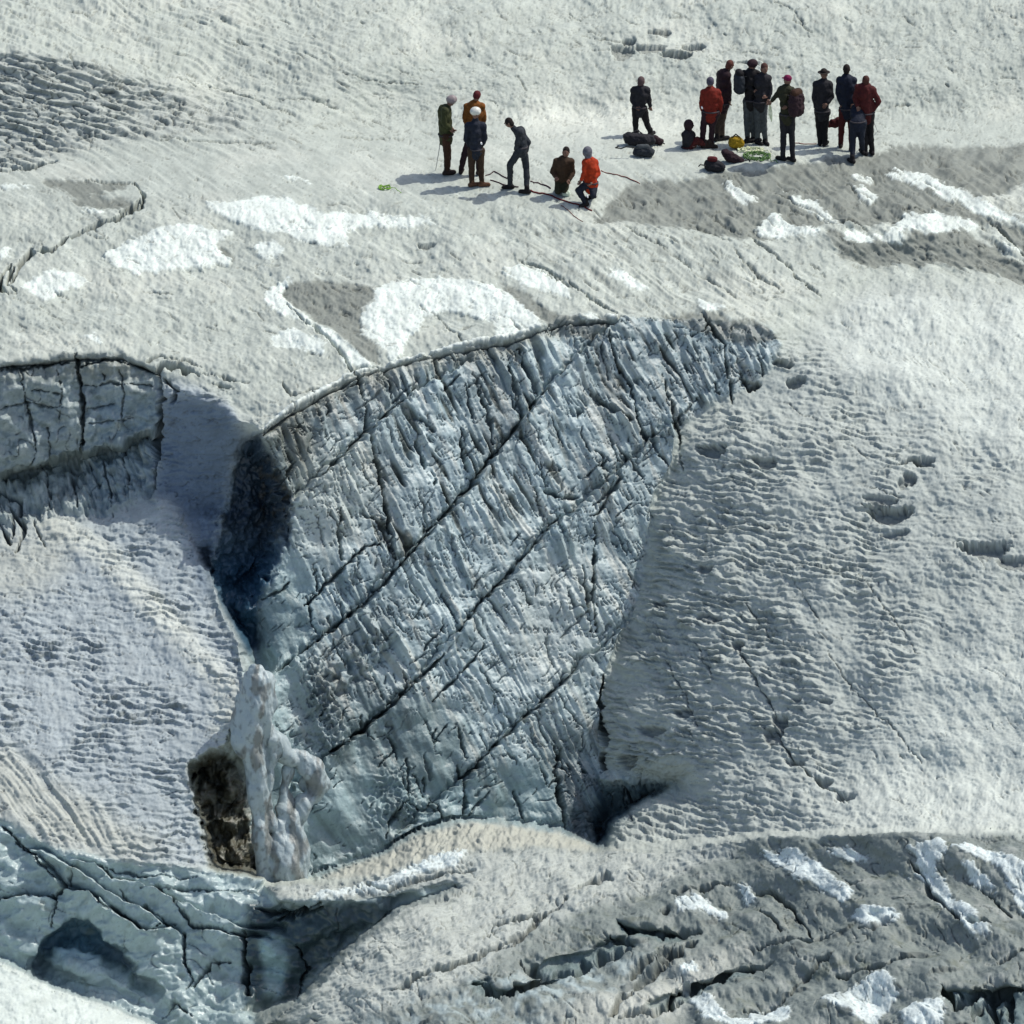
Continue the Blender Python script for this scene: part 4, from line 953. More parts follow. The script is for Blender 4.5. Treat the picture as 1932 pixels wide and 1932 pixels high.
pr.append(('e', pin(1060, 1090, -15.9), (.25, .12, .20)))
base_p = pin(820, 1850, -17.0)
def pnoise(co):
    return fbm(co[:, 0] * 2.6 + co[:, 1] * 2, co[:, 2] * 1.6, 900, 2) * .09 + ridged(co[:, 0] * 5 + co[:, 1] * 4, co[:, 2] * 1.6, 901, 2) * .022 + fbm(co[:, 0] * 18, co[:, 2] * 10, 902, 2) * .005
m_pin = ice_material('pinnacle_ice', .4, .45, .3, 16)
pn = build('ice_pinnacle', pr, m_pin, loc=base_p, voxel=.025, smooth=2, noise=pnoise)
tag(pn, 'jagged pinnacle of pale melting ice with a hole through it beside the dark pit', 'ice pinnacle')
co = np.array([v.co[:] for v in pn.data.vertices])
dn = fbm(co[:, 0] * 3, co[:, 2] * 1.4, 905, 4)[:, None]; df = fbm(co[:, 0] * 9, co[:, 2] * 6, 907, 3)[:, None]
cA = np.array([.37, .44, .45]) * (1 - sstep(.1, .45, dn)) + np.array([.215, .235, .225]) * sstep(.1, .45, dn)
cA = cA * (1 - .4 * sstep(.2, .7, df)) 
at = pn.data.attributes.new('albedo', 'FLOAT_COLOR', 'POINT')
at.data.foreach_set('color', np.concatenate([cA, np.ones((len(cA), 1))], 1).astype(np.float32).ravel())

# ------------------------------------------------------------------ people
CA_ = (900, 160, 4.2); CB_ = (1350, 100, 5.52); CC_ = (1640, 100, 6.0375)
SKIN = mat('skin', (.20, .115, .085), var=.12)
EYE = mat('eye', (.02, .015, .012))
def person(crop, J, feet, yaw, cols, label, fat=1.0, hat=None, kneel=False, hands_fist=True, tall=1.0):
    ox, oy, sc = crop
    def D(x, y): return ((ox + x / sc) / F, (oy + y / sc) / F)
    G = [ground(*D(f[0], f[1])) for f in feet]
    Yb = float(np.mean([g[1] for g in G]))
    if kneel: Yb = float(min(g[1] for g in G))
    def P(j):
        x, y = j[:2]; d = j[2] if len(j) > 2 else 0.0
        return W(*D(x, y), Yb + d)
    root = thing('person', label, 'person', np.mean(G, axis=0), 'climbers on the glacier')
    L = root.location; L = np.array(L)
    q = {k: P(v) for k, v in J.items() if k not in ('kL', 'kR')}
    fwd = np.array([math.sin(yaw), math.cos(yaw), 0.0]); side = np.array([math.cos(yaw), -math.sin(yaw), 0.0]); up = np.array([0, 0, 1.0])
    knees = [P(J['kL']), P(J['kR'])]
    ank = []
    for n, g in enumerate(G):
        f = feet[n]; d = f[2] if len(f) > 2 else 0.0
        ank.append(g + up * .10 + np.array([0, d, 0]))
    hips = [q['hL'], q['hR']]; sh = [q['sL'], q['sR']]
    pel = (hips[0] + hips[1]) / 2; chest = (sh[0] + sh[1]) / 2
    neck = q['neck']; head = q['head']
    waist = pel * .55 + chest * .45; upc = pel * .22 + chest * .78
    hn = (head - neck); hn /= np.linalg.norm(hn) + 1e-6
    def torso(e, sh_r=.088):
        f = fat
        return [('c', sh[0], sh[1], sh_r + e, sh_r + e), ('c', upc + side * .07, upc - side * .07, .118 * f + e, .118 * f + e),
                ('c', waist + side * .055, waist - side * .055, .112 * f + e, .112 * f + e), ('c', pel + side * .05, pel - side * .05, .118 * f + e, .118 * f + e),
                ('c', chest, waist, .13 * f + e, .125 * f + e), ('c', waist, pel, .125 * f + e, .125 * f + e), ('c', upc, neck, .10 + e, .058 + e)]
    def arms(e):
        o = []
        for s, a, b in ((sh[0], q['eL'], q['wL']), (sh[1], q['eR'], q['wR'])):
            o += [('c', s, a, .064 * (.5 + .5 * fat) + e, .052 + e), ('c', a, b, .052 + e, .036 + e)]
        return o
    def legs(e):
        o = [('c', hips[0], hips[1], .10 * fat + e, .10 * fat + e)]
        for h, k, a in zip(hips, knees, ank):
            o += [('c', h, k, .098 * (.6 + .4 * fat) + e, .066 + e), ('c', k, k * .55 + a * .45, .064 + e, .064 + e), ('c', k * .55 + a * .45, a, .062 + e, .046 + e)]
        return o
    # body: one continuous figure under the clothes, fingers rooted in the palms
    body = torso(-.018) + arms(-.014) + legs(-.016) + [('c', neck - hn * .04, head, .055, .055), ('e', head, (.074, .092, .112), yaw), ('e', head - hn * .05 + fwd * .02, (.058, .07, .06), yaw)]
    ext = []
    for s_, w_, e_ in ((1, q['wL'], q['eL']), (-1, q['wR'], q['eR'])):
        dr = w_ - e_; dr /= np.linalg.norm(dr) + 1e-6
        ac = np.cross(dr, fwd); ac /= np.linalg.norm(ac) + 1e-6
        cu = np.cross(ac, dr); palm = w_ + dr * .055
        body += [('c', w_, palm, .028, .036), ('c', palm - ac * .018, palm + ac * .018, .027, .027)]
        for n, (off, ln) in enumerate(((-.030, .060), (-.010, .072), (.010, .067), (.030, .052))):
            a = palm + ac * off + dr * .02; b = a + dr * ln * .62 + cu * .008; c_ = b + dr * ln * .35 + cu * .030
            ext += [('c', a, b, .0095, .009), ('c', b, c_, .009, .0075)]
        a = palm + ac * .030 * s_ - dr * .01; b = a + ac * .028 * s_ + dr * .022; c_ = b + dr * .030 + cu * .012
        ext += [('c', a, b, .012, .0105), ('c', b, c_, .0105, .008)]
    fx = head + fwd * .085
    ext += [('c', fx + up * .015, fx - up * .022 + fwd * .018, .009, .014), ('c', fx - up * .058 - side * .02, fx - up * .058 + side * .02, .006, .006),
            ('e', head + side * .076, (.012, .020, .032), yaw), ('e', head - side * .076, (.012, .020, .032), yaw)]
    bo = build('body', body, SKIN, root, L, .016, 2, extra=ext)
    for s in (1, -1): build('eye', [('e', head + fwd * .083 + side * s * .031 + up * .012, (.011, .008, .007), yaw)], EYE, bo, L, None)
    jm, tm, bmn = cols[0], cols[1], cols[2]
    jk = [('c', pel + up * .02, pel - up * .10, .135 * fat, .13 * fat)] if not kneel else []
    j = build('jacket', torso(.012) + arms(.012) + jk + [('c', neck - hn * .05, neck + hn * .015, .075, .068)], jm, root, L, .017, 3,
          noise=lambda c: fbm(c[:, 0] * 9 + c[:, 1] * 4, c[:, 2] * 7, 77, 3) * .012)
    build('trousers', legs(.010) + [('c', pel + side * .05, pel - side * .05, .122 * fat, .122 * fat)], tm, root, L, .017, 3,
          noise=lambda c: fbm(c[:, 0] * 10 + c[:, 1] * 4, c[:, 2] * 8, 78, 3) * .010)
    if not kneel:
        ring = [pel + up * .055 + (side * math.cos(t * math.pi / 8) * .168 * fat ** .7 + fwd * math.sin(t * math.pi / 8) * .142 * fat) for t in range(17)]
        hs = [('c', ring[t], ring[t + 1], .017, .017) for t in range(16)]
        build('harness', hs, mat('harness_webbing', (.05, .045, .05)), root, L, None)
    for n, (a, k) in enumerate(zip(ank, knees)):
        if kneel:
            t = a - up * .02; kk = t - fwd * .18 + up * .02
            bt = [('c', t, kk, .055, .05), ('c', kk, kk - up * .03, .05, .045)]
        else:
            fd = fwd * .95 + side * (.12 if n else -.12); fd /= np.linalg.norm(fd)
            t = a - up * .045
            bt = [('c', a + up * .07, a - up * .02, .058, .062), ('c', t - fd * .05, t + fd * .15, .054, .046), ('c', t - fd * .06 - up * .012, t + fd * .17 - up * .016, .044, .038)]
        build('boot', bt, bmn, root, L, .015, 2)
    if hat:
        kind, hm = hat[0], hat[1]
        top = head + hn * .02
        if kind == 'helmet':
            h = build('helmet', [('e', top + hn * .025, (.108, .130, .105), yaw), ('c', top - side * .06 + fwd * .05 + hn * .01, top + side * .06 + fwd * .05 + hn * .01, .05, .05)], hm, root, L, .014, 2)
            build('chin_strap', [('c', head + side * .085 + hn * .0, head - up * .10 + side * .03 + fwd * .03, .007, .007), ('c', head - side * .085, head - up * .10 - side * .03 + fwd * .03, .007, .007), ('c', head - up * .10 + side * .03 + fwd * .03, head - up * .10 - side * .03 + fwd * .03, .007, .007)], mat('strap', (.03, .03, .03)), h, L, None)
        elif kind == 'beanie':
            build('beanie', [('e', top + hn * .025, (.090, .106, .098), yaw), ('c', top + fwd * .02 - hn * .0, top - fwd * .02 - hn * .0, .088, .088)], hm, root, L, .014, 2)
        elif kind == 'cap':
            build('cap', [('e', top + hn * .03, (.088, .104, .082), yaw), ('c', top + fwd * .09 + side * .035 + hn * .02, top + fwd * .15 + side * .02 + hn * .01, .014, .012), ('c', top + fwd * .09 - side * .035 + hn * .02, top + fwd * .15 - side * .02 + hn * .01, .014, .012), ('c', top + fwd * .10 + hn * .02, top + fwd * .16 + hn * .01, .016, .012)], hm, root, L, .011, 1)
        elif kind == 'hood':
            build('hood', [('e', head + hn * .01 - fwd * .015, (.105, .118, .135), yaw), ('c', head - hn * .06 - fwd * .02, neck, .085, .085)], hm, root, L, .016, 3)
        elif kind == 'hair':
            build('hair', [('e', top + hn * .018 - fwd * .018, (.083, .095, .100), yaw), ('e', head - fwd * .035 - hn * .03, (.075, .065, .07), yaw)], hm, root, L, .014, 2)
        elif kind == 'brimmed':
            h = build('hat', [('e', top + hn * .055, (.082, .098, .075), yaw)], hm, root, L, .014, 2)
            build('brim', [('e', top + hn * .035, (.150, .165, .013), yaw)], hm, h, L, .010, 0)
    return root, q, fwd, side, L

def dk(n, c): return mat(n, tuple(x * .68 for x in c), var=.3)
J_ = {
 'olive': dk('olive_fabric', (.050, .058, .020)), 'brown': dk('brown_fabric', (.055, .024, .012)), 'orange': dk('ochre_fabric', (.24, .085, .012)),
 'plum': dk('plum_fabric', (.035, .016, .022)), 'navy': dk('navy_fabric', (.018, .024, .040)), 'black': dk('black_fabric', (.013, .012, .014)),
 'slate': dk('slate_fabric', (.035, .042, .052)), 'red': dk('red_fabric', (.22, .020, .010)), 'vermilion': dk('vermilion_fabric', (.50, .045, .008)),
 'umber': dk('umber_fabric', (.062, .036, .020)), 'grey': dk('grey_fabric', (.085, .098, .105)), 'darkgreen': dk('green_fabric', (.035, .036, .018)),
 'maroon': dk('maroon_fabric', (.085, .012, .012)), 'charcoal': dk('charcoal_fabric', (.024, .024, .030)), 'ink': dk('ink_fabric', (.012, .018, .036)), 'tan': dk('tan_fabric', (.10, .07, .05)),
 'leather': dk('boot_leather', (.035, .022, .018)), 'tanboot': dk('tan_boot', (.16, .075, .04)), 'blackboot': dk('black_boot', (.014, .012, .014)),
 'whitehelmet': mat('white_shell', (.62, .62, .56), rough=.3, var=.06), 'greyhelmet': mat('grey_shell', (.26, .22, .22), rough=.45, var=.08),
 'slatecap': dk('slate_knit', (.10, .09, .13)), 'crimson': dk('crimson_knit', (.13, .018, .022)), 'magenta': dk('magenta_fabric', (.22, .012, .075)), 'darkhair': dk('dark_hair', (.020, .014, .012)), 'felt': dk('dark_felt', (.022, .016, .014)), 'greyhood': dk('grey_hood', (.17, .17, .20)),
}
R_ = math.radians
people = {}
people[1] = person(CA_, dict(head=(384,262), neck=(358,315), sL=(330,352,-.16), sR=(322,352,.16), eL=(318,460,-.22), wL=(375,520,-.16), eR=(335,455,.22), wR=(385,505,.14), hL=(338,590,-.09), hR=(338,590,.09), kL=(350,765,-.08), kR=(360,765,.08)),
    [(340,935,-.05),(352,940,.05)], R_(82), (J_['olive'], J_['brown'], J_['leather']), 'person in an olive jacket and grey helmet, head bowed, leftmost of the group', 1.18, ('helmet', J_['greyhelmet']))
people[2] = person(CA_, dict(head=(622,218), neck=(610,268), sL=(540,312), sR=(668,312), eL=(512,415), wL=(535,500,.1), eR=(692,415), wR=(672,500,.1), hL=(570,600), hR=(635,600), kL=(505,770), kR=(640,770)),
    [(478,932),(640,938)], R_(20), (J_['orange'], J_['plum'], J_['leather']), 'person in an ochre orange jacket facing away behind the white helmet', 1.2, ('beanie', J_['crimson']))
people[3] = person(CA_, dict(head=(612,372), neck=(612,432), sL=(545,492), sR=(680,492), eL=(520,610), wL=(560,680,.12), eR=(700,610), wR=(662,690,.12), hL=(580,720), hR=(655,720), kL=(575,875), kR=(662,868)),
    [(578,1046),(668,1044)], R_(75), (J_['navy'], J_['umber'], J_['tanboot']), 'person in a navy top with a white helmet and tan boots, standing in front', 1.05, ('helmet', J_['whitehelmet']))
people[4] = person(CA_, dict(head=(922,462), neck=(965,512), sL=(1015,548,-.17), sR=(1035,540,.17), eL=(1000,635,-.20), wL=(985,705,-.10), eR=(1100,640,.10), wR=(1085,720,.06), hL=(1025,705,-.08), hR=(1052,702,.08), kL=(930,855,-.08), kR=(1082,880,.08)),
    [(925,1062),(1085,1112)], R_(-85), (J_['slate'], J_['slate'], J_['blackboot']), 'person in slate grey clothes stooping to the left with legs apart', .92, ('hair', J_['darkhair']))
people[5] = person(CA_, dict(head=(1448,735), neck=(1435,785), sL=(1365,822), sR=(1490,822), eL=(1322,915), wL=(1350,960,-.12), eR=(1512,925), wR=(1480,985,-.15), hL=(1390,985,.1), hR=(1448,985,.1), kL=(1372,1095,-.08), kR=(1435,1085,-.08)),
    [(1385,1130,.42),(1440,1120,.42)], R_(170), (J_['umber'], J_['darkgreen'], J_['leather']), 'person in a brown jacket kneeling on the ice next to the orange jacket', 1.12, ('hair', J_['darkhair']), kneel=True)
people[6] = person(CA_, dict(head=(1642,735), neck=(1655,785), sL=(1630,830,-.05), sR=(1712,832,.05), eL=(1618,925,-.15), wL=(1590,985,-.18), eR=(1745,930,.05), wR=(1690,1010,-.15), hL=(1650,1030), hR=(1700,1030), kL=(1560,1085,-.12), kR=(1700,1130,-.22)),
    [(1625,1225,0),(1690,1180,.2)], R_(235), (J_['vermilion'], J_['navy'], J_['blackboot']), 'person in a bright orange-red jacket crouching at the right end of the rope', 1.12, ('hood', J_['greyhood']))
people[7] = person(CB_, dict(head=(332,440), neck=(325,490), sL=(248,545), sR=(395,545), eL=(222,665), wL=(270,735,-.08), eR=(428,655), wR=(440,735,.03), hL=(270,770), hR=(355,770), kL=(262,925), kR=(398,935)),
    [(262,1092),(442,1102)], R_(25), (J_['charcoal'], J_['black'], J_['blackboot']), 'person in dark clothes standing alone behind the pile of dark bags', .98, ('hair', mat('grey_hair', (.09, .06, .06))))
people[8] = person(CB_, dict(head=(915,968), neck=(905,1030), sL=(868,1080,-.1), sR=(945,1085,.1), eL=(865,1170,-.15), wL=(930,1200,-.12), eR=(955,1170,.15), wR=(1000,1185,.1), hL=(885,1265,-.07), hR=(905,1262,.07), kL=(1000,1150,-.08), kR=(1010,1140,.08)),
    [(1110,1248),(1150,1240)], R_(85), (J_['charcoal'], J_['maroon'], J_['leather']), 'hooded person in dark clothes sitting low on the ice beside the red jacket', 1.0, ('hood', J_['plum']))
people[9] = person(CB_, dict(head=(1170,452), neck=(1170,515), sL=(1095,575), sR=(1255,575), eL=(1062,705), wL=(1075,790,.05), eR=(1300,705), wR=(1285,790,.05), hL=(1125,820), hR=(1225,820), kL=(1085,985), kR=(1190,985)),
    [(1075,1232),(1180,1226)], R_(8), (J_['red'], J_['plum'], J_['leather']), 'person in a deep red jacket seen from behind with legs apart', 1.22, ('beanie', J_['slatecap']))
people[10] = person(CB_, dict(head=(1408,240), neck=(1375,305), sL=(1290,352,.1), sR=(1375,360,-.1), eL=(1270,500,.1), wL=(1330,620,.1), eR=(1402,520,-.1), wR=(1405,660,-.1), hL=(1290,720), hR=(1345,720), kL=(1262,930), kR=(1310,930)),
    [(1250,1155),(1310,1150)], R_(60), (J_['plum'], J_['tan'], J_['blackboot']), 'tall person in dark clothes leaning forward behind the red jacket', 1.1, ('hair', mat('red_brown_hair', (.10, .035, .025))))
people[11] = person(CB_, dict(head=(1678,240), neck=(1665,300), sL=(1590,345), sR=(1735,345), eL=(1600,480,-.08), wL=(1690,540,-.18), eR=(1770,480,.05), wR=(1750,590,-.05), hL=(1620,680), hR=(1705,680), kL=(1612,900), kR=(1690,900)),
    [(1612,1180),(1690,1176)], R_(75), (J_['black'], J_['grey'], J_['blackboot']), 'person in black top and grey trousers carrying a square backpack, left of a close pair', 1.1, ('helmet', J_['plum']))
people[12] = person(CB_, dict(head=(1828,282), neck=(1815,345), sL=(1750,395), sR=(1870,400), eL=(1745,530), wL=(1810,600,-.14), eR=(1902,545), wR=(1880,640,-.08), hL=(1745,700), hR=(1815,700), kL=(1745,930), kR=(1820,930)),
    [(1735,1192),(1835,1200)], R_(150), (J_['charcoal'], J_['grey'], J_['blackboot']), 'person in charcoal top facing the backpack wearer, right of a close pair', 1.08, ('hair', mat('auburn_hair', (.08, .035, .028))))
people[13] = person(CC_, dict(head=(556,462), neck=(550,530), sL=(468,595), sR=(605,600), eL=(410,660), wL=(345,735,-.05), eR=(640,740,-.1), wR=(560,800,-.16), hL=(505,930), hR=(600,935), kL=(500,1180), kR=(612,1180)),
    [(480,1530),(610,1540)], R_(-50), (J_['darkgreen'], J_['charcoal'], J_['blackboot']), 'person in a magenta cap and dark green top with a backpack, holding rope', 1.12, ('cap', J_['magenta']))
people[14] = person(CC_, dict(head=(1040,385), neck=(1045,450), sL=(940,520), sR=(1110,520), eL=(905,690), wL=(930,820,.03), eR=(1145,680), wR=(1080,765,-.12), hL=(975,890), hR=(1060,890), kL=(975,1110), kR=(1050,1110)),
    [(975,1325),(1048,1330)], R_(15), (J_['charcoal'], J_['black'], J_['blackboot']), 'person in black wearing a wide brimmed hat', 1.12, ('brimmed', J_['felt']))
people[15] = person(CC_, dict(head=(1340,320), neck=(1340,400), sL=(1250,465), sR=(1425,465), eL=(1222,630), wL=(1262,770,-.05), eR=(1458,630), wR=(1420,760,-.1), hL=(1300,860), hR=(1405,860), kL=(1270,1090), kR=(1400,1090)),
    [(1250,1345),(1400,1380)], R_(10), (J_['ink'], J_['maroon'], J_['leather']), 'tallest person, in a navy jacket and maroon trousers, beside the brimmed hat', 1.2, ('hair', J_['darkhair']))
people[16] = person(CC_, dict(head=(1500,780,.55), neck=(1505,810,.42), sL=(1450,840,.32), sR=(1560,840,.32), eL=(1430,940,.35), wL=(1450,1030,.35), eR=(1590,940,.35), wR=(1580,1040,.35), hL=(1440,1030), hR=(1545,1030), kL=(1420,1240), kR=(1535,1240)),
    [(1405,1538),(1535,1462)], R_(-25), (J_['ink'], J_['navy'], J_['blackboot']), 'person in navy bending forward away from the camera at the front of the right group', 1.1, ('hair', J_['darkhair']))
people[17] = person(CC_, dict(head=(1592,470), neck=(1590,530), sL=(1500,560), sR=(1680,585), eL=(1450,700,.0), wL=(1480,800,-.1), eR=(1770,745), wR=(1690,860,-.02), hL=(1560,920), hR=(1650,920), kL=(1575,1160), kR=(1655,1160)),
    [(1580,1462),(1665,1450)], R_(-20), (J_['maroon'], J_['black'], J_['blackboot']), 'person in a dark maroon top with one hand on the hip, rightmost of all', 1.15, ('hair', mat('brown_hair', (.06, .022, .016))))

def clip(who, crop, x, y, d=-.22, r=.022):
    root0, q, fwd, side, L = people[who]
    p = W((crop[0] + x / crop[2]) / F, (crop[1] + y / crop[2]) / F, float(L[1]) + d)
    build('carabiner', [('c', p, p + np.array([.012, 0, -.03]), r, r * .8)], mat('polished_alloy', (.82, .82, .82), rough=.25, spec=.8, var=.03), root0, L, None)
clip(3, CA_, 664, 648); clip(6, CA_, 1644, 1138, -.30); clip(9, CB_, 1068, 750, -.20); clip(15, CC_, 1485, 608, -.10); clip(15, CC_, 1450, 772, -.16)
# ------------------------------------------------------------------ packs, bags, ropes
def blobs(crop, lst, Y=None, dY=0.0):
    ox, oy, sc = crop
    out = []
    for it in lst:
        x, y = it[:2]; r = it[2] if len(it) > 2 else 1; d = it[3] if len(it) > 3 else 0.0
        px, py = (ox + x / sc) / F, (oy + y / sc) / F
        out.append((W(px, py, Y + dY + d), r / sc / 98.0))
    return out
def gY(crop, x, y):
    return float(ground((crop[0] + x / crop[2]) / F, (crop[1] + y / crop[2]) / F)[1])
def gP(crop, x, y): return ground((crop[0] + x / crop[2]) / F, (crop[1] + y / crop[2]) / F)
def crumple(c): return fbm(c[:, 0] * 7 + c[:, 1] * 3, c[:, 2] * 8, 55, 3) * .025

def backpack(who, center, size, label, col, lidcol):
    root0, q, fwd, side, L = people[who]
    ce = v3(center); ce = np.array(ce); up = np.array([0, 0, 1.0])
    r = thing('backpack', label, 'backpack', ce, 'backpacks worn by the climbers')
    w, d, h = size
    build('pack_bag', [('c', ce + up * h * .28 + side * w * .25, ce + up * h * .28 - side * w * .25, d * .5, d * .5), ('c', ce - up * h * .28 + side * w * .25, ce - up * h * .28 - side * w * .25, d * .55, d * .55), ('c', ce + up * h * .28, ce - up * h * .28, d * .56, d * .6),
       ('c', ce + up * h * .28 + side * w * .25, ce - up * h * .28 + side * w * .25, d * .5, d * .52), ('c', ce + up * h * .28 - side * w * .25, ce - up * h * .28 - side * w * .25, d * .5, d * .52)], col, r, ce, .016, 2, noise=crumple)
    build('lid', [('c', ce + up * (h * .5 - .02) + side * w * .22, ce + up * (h * .5 - .02) - side * w * .22, d * .42, d * .42)], lidcol, r, ce, .016, 2)
    for s in (1, -1):
        a = ce + up * h * .34 + side * s * .09 + fwd * d * .4; b = ce + up * h * .36 + side * s * .10 + fwd * (d * .5 + .22); c_ = ce - up * h * .2 + side * s * .12 + fwd * d * .45
        m_ = (b + c_) / 2 + fwd * .04
        build('shoulder_strap', [('c', a, b, .018, .018), ('c', b, m_, .018, .018), ('c', m_, c_, .018, .014)], mat('strap', (.03, .03, .03)), r, ce, .012, 1)
def onback(who, back, drop):
    root0, q, fwd, side, L = people[who]
    ch = (q['sL'] + q['sR']) / 2
    return ch - fwd * back - np.array([0, 0, drop])
backpack(11, onback(11, .27, .20), (.30, .22, .52), 'square dark grey backpack on the back of the black-topped climber', J_['slate'], J_['black'])
backpack(13, onback(13, .30, .26), (.30, .27, .56), 'rounded maroon-brown backpack worn by the climber in the magenta cap', J_['plum'], J_['brown'])

def bag(name, label, crop, lst, base, col, strap=None, group='bags left on the ice', cat='bag', lid=None):
    Y = gY(crop, *base); P_ = gP(crop, *base)
    bl = blobs(crop, lst, Y + .12)
    pr = []
    for (a, ra), (b, rb) in zip(bl[:-1], bl[1:]): pr.append(('c', a, b, ra, rb))
    if len(bl) == 1: pr.append(('c', bl[0][0], bl[0][0] + np.array([.02, 0, 0]), bl[0][1], bl[0][1]))
    lo = min(float(p[2]) - r for p, r in bl); dz = float(P_[2]) - lo - .02
    sh = np.array([0, 0, dz if abs(dz) < .25 else 0])
    pr = [(k, a + sh, b + sh, r1, r2) for k, a, b, r1, r2 in pr]
    r = thing(name, label, cat, P_, group)
    build('bag_body' if name != 'helmet' else 'shell', pr, col, r, P_, .015, 2, noise=crumple)
    if lid: build('lid', [('c', x[0] + sh, y[0] + sh, x[1], y[1]) for x, y in [blobs(crop, lid[0], Y + .10)]], lid[1], r, P_, .014, 1)
    if strap:
        sb = blobs(crop, strap, Y + .0)
        build('strap', [('c', a[0] + sh, b[0] + sh, .014, .014) for a, b in zip(sb[:-1], sb[1:])], mat('strap', (.03, .03, .03)), r, P_, None)
    return r
bag('duffel_bag', 'long black duffel bag at the feet of the lone standing climber', CB_, [(190,1125,78),(290,1140,82),(400,1150,80),(450,1150,62)], (300,1230), J_['charcoal'], [(220,1060),(280,1030),(340,1065)])
bag('stuff_sack', 'brown stuff sack at the right end of the black duffel', CB_, [(500,1140,58),(560,1170,48)], (540,1222), J_['plum'], [(590,1180),(615,1195)])
bag('backpack', 'slate blue backpack lying in front of the black duffel', CB_, [(290,1290,60),(360,1290,72),(430,1300,70)], (360,1362), J_['slate'], [(250,1250),(150,1235),(90,1260),(20,1250),(60,1228)], lid=([(300,1245,38),(400,1240,38)], J_['grey']))
bag('backpack', 'dark backpack with a red lid lying at the front of the right group', CB_, [(1150,1430,62),(1230,1450,80),(1290,1460,66)], (1230,1530), J_['charcoal'], [(1110,1440),(1050,1430),(1030,1450)], lid=([(1165,1360,36),(1225,1365,38)], J_['crimson']))
bag('backpack', 'black and plum backpack lying between the red lid pack and the yellow sack', CB_, [(1365,1300,62),(1420,1350,66),(1500,1380,48),(1560,1390,34)], (1440,1432), J_['plum'], [(1590,1390),(1640,1375),(1650,1400)])
bag('rope_sack', 'round mustard yellow sack on the snow beside grey trousers', CB_, [(1470,1180,84),(1500,1190,84)], (1490,1262), mat('mustard_fabric', (.30, .19, .008)), [(1440,1120),(1480,1085),(1520,1115)])
bag('stuff_sack', 'dark red sack held between the brimmed hat and the tallest climber', CC_, [(1125,1040,52),(1180,1030,60),(1240,1010,64)], (1180,1335), J_['maroon'], [(1240,950),(1270,880)])
hb = bag('helmet', 'white and green helmet on the ground in front of the kneeling brown jacket', CA_, [(1440,1110,34),(1458,1112,34)], (1450,1150), mat('pale_shell', (.55, .66, .55), rough=.35, var=.1), None, 'loose kit', 'helmet')

def rope(name, label, crop, pts, col, r=.014, group='ropes on the ice', loops=None):
    P = []
    if loops:
        cx, cy, ax_, ay_, n = loops; g0 = random.Random(int(cx))
        for t in range(n * 14):
            a = t / 14 * 2 * math.pi; k = .45 + .55 * abs(math.sin(t * .37 + cx)); P.append((cx + ax_ * k * math.cos(a) + g0.uniform(-8, 8), cy + ay_ * k * math.sin(a) + g0.uniform(-2, 2)))
    P = P + list(pts)
    r = r * .62
    W3 = []
    for a, b in zip(P[:-1], P[1:]):
        n = max(1, int(math.hypot(b[0] - a[0], b[1] - a[1]) / 14))
        for t in range(n): W3.append((a[0] + (b[0] - a[0]) * t / n, a[1] + (b[1] - a[1]) * t / n))
    W3.append(P[-1])
    pos = [gP(crop, *p) + np.array([0, 0, r * .9]) for p in W3]
    sm = [pos[0]] + [(pos[i - 1] + 2 * pos[i] + pos[i + 1]) / 4 for i in range(1, len(pos) - 1)] + [pos[-1]]
    if loops:
        for i in range(len(sm) - len(pts)): sm[i] = sm[i] + np.array([0, 0, .012 * (i % 5)])
    L = pos[0]
    o = build(name, [('c', a, b, r, r) for a, b in zip(sm[:-1], sm[1:])], col, None, L, None)
    return tag(o, label, 'rope', group)
redr = mat('red_rope', (.16, .02, .02)); darkr = mat('dark_rope', (.05, .02, .03)); greenr = mat('green_rope', (.20, .38, .05)); paler = mat('pale_rope', (.70, .74, .50)); brownr = mat('brown_rope', (.20, .06, .04))
rope('rope', 'dark red rope lying behind the stooping climber', CA_, [(700,945),(760,930),(770,905),(800,925),(850,950),(900,975)], darkr, .02)
rope('rope', 'dark red rope running between the feet of the stooping climber', CA_, [(750,995),(800,1000),(860,1030),(930,1040),(1000,1060)], darkr, .022)
rope('rope', 'red rope running from the stooping climber to the kneeling pair', CA_, [(1115,1085),(1160,1105),(1230,1110),(1300,1125),(1380,1165),(1480,1200),(1580,1225),(1680,1265)], redr, .028)
rope('rope', 'dark rope lying behind the kneeling climber in brown', CA_, [(1115,1005),(1180,1010),(1260,1040),(1300,1070)], darkr, .024)
rope('rope', 'brown rope trailing away to the right of the orange-red jacket', CA_, [(1770,905),(1840,925),(1932,945),(2000,965),(2120,1010)], brownr, .018)
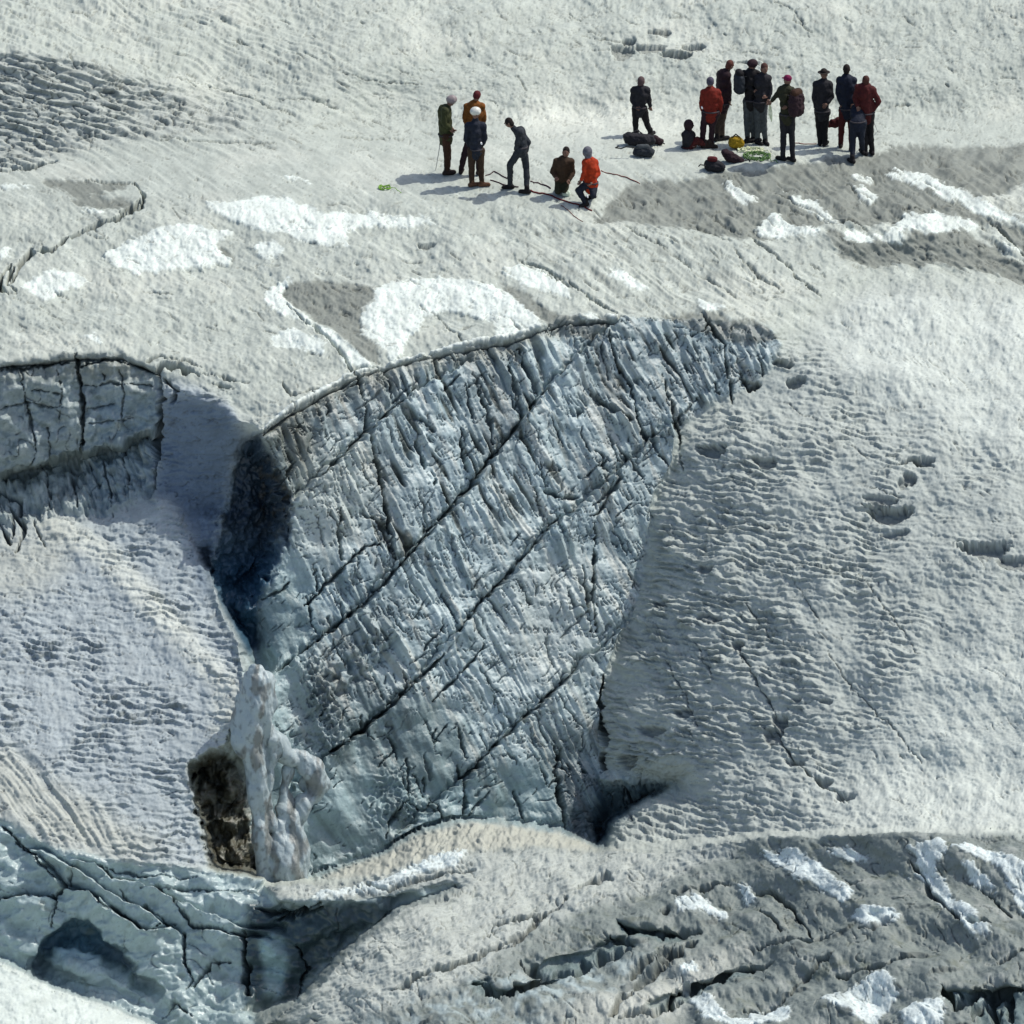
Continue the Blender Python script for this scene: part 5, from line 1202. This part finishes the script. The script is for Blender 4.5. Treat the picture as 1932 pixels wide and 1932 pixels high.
rope('rope', 'thin red rope running down the ice below the crouching climber', CA_, [(1400,1230),(1470,1270),(1520,1320),(1600,1380)], brownr, .012)
rope('rope', 'thin brown rope on the snow between the magenta cap and the brimmed hat', CC_, [(650,1292),(720,1302),(800,1310),(870,1312),(930,1308)], brownr, .018)
rope('rope', 'small heap of bright green rope alone on the ice left of the group', CA_, [(-190,1060),(-130,1080),(-80,1100)], greenr, .012, loops=(-230,1065,60,22,5))
rope('rope', 'heap of green rope in front of the yellow sack', CB_, [(1900,1400),(1990,1425)], mat('dull_green_rope', (.10, .19, .06)), .016, loops=(1730,1350,170,50,7))
rope('rope', 'heap of pale yellow-white rope above the green heap', CB_, [(1850,1290),(1900,1310)], paler, .016, loops=(1650,1275,170,26,5))
def hang(name, label, crop, a, b, who, col, n=4):
    Yb = float(people[who][4][1])
    lst = []
    for s in range(n):
        for t in range(9):
            u = t / 8; lst.append((a[0] + (b[0] - a[0]) * u + (s - n / 2) * 14 * math.sin(u * math.pi), a[1] + (b[1] - a[1]) * u))
    P = [W((crop[0] + x / crop[2]) / F, (crop[1] + y / crop[2]) / F, Yb) for x, y in lst]
    pr = [('c', P[i], P[i + 1], .009, .009) for i in range(len(P) - 1) if (i + 1) % 9]
    o = build(name, pr, col, None, P[0], None); return tag(o, label, 'rope', 'ropes held by climbers')
hang('rope', 'pale yellow coils of rope hanging beside the close pair', CC_, (322,770), (345,1010), 13, paler)

def pole(label, crop, a, b, who):
    Yb = float(people[who][4][1])
    A1 = W((crop[0] + a[0] / crop[2]) / F, (crop[1] + a[1] / crop[2]) / F, Yb - .05); B1 = gP(crop, *b)
    r = thing('walking_pole', label, 'walking pole', B1)
    d = A1 - B1
    build('shaft', [('c', A1, B1, .010, .007)], mat('alloy', (.30, .30, .31), rough=.4), r, B1, None)
    build('grip', [('c', A1, A1 - d * .10, .018, .015)], mat('strap', (.03, .03, .03)), r, B1, None)
pole('grey walking pole leaning out beside the rightmost climber', CC_, (1695,1010), (1745,1130), 17)
pole('grey walking pole standing just left of the olive jacket', CA_, (288,640), (240,890), 1)
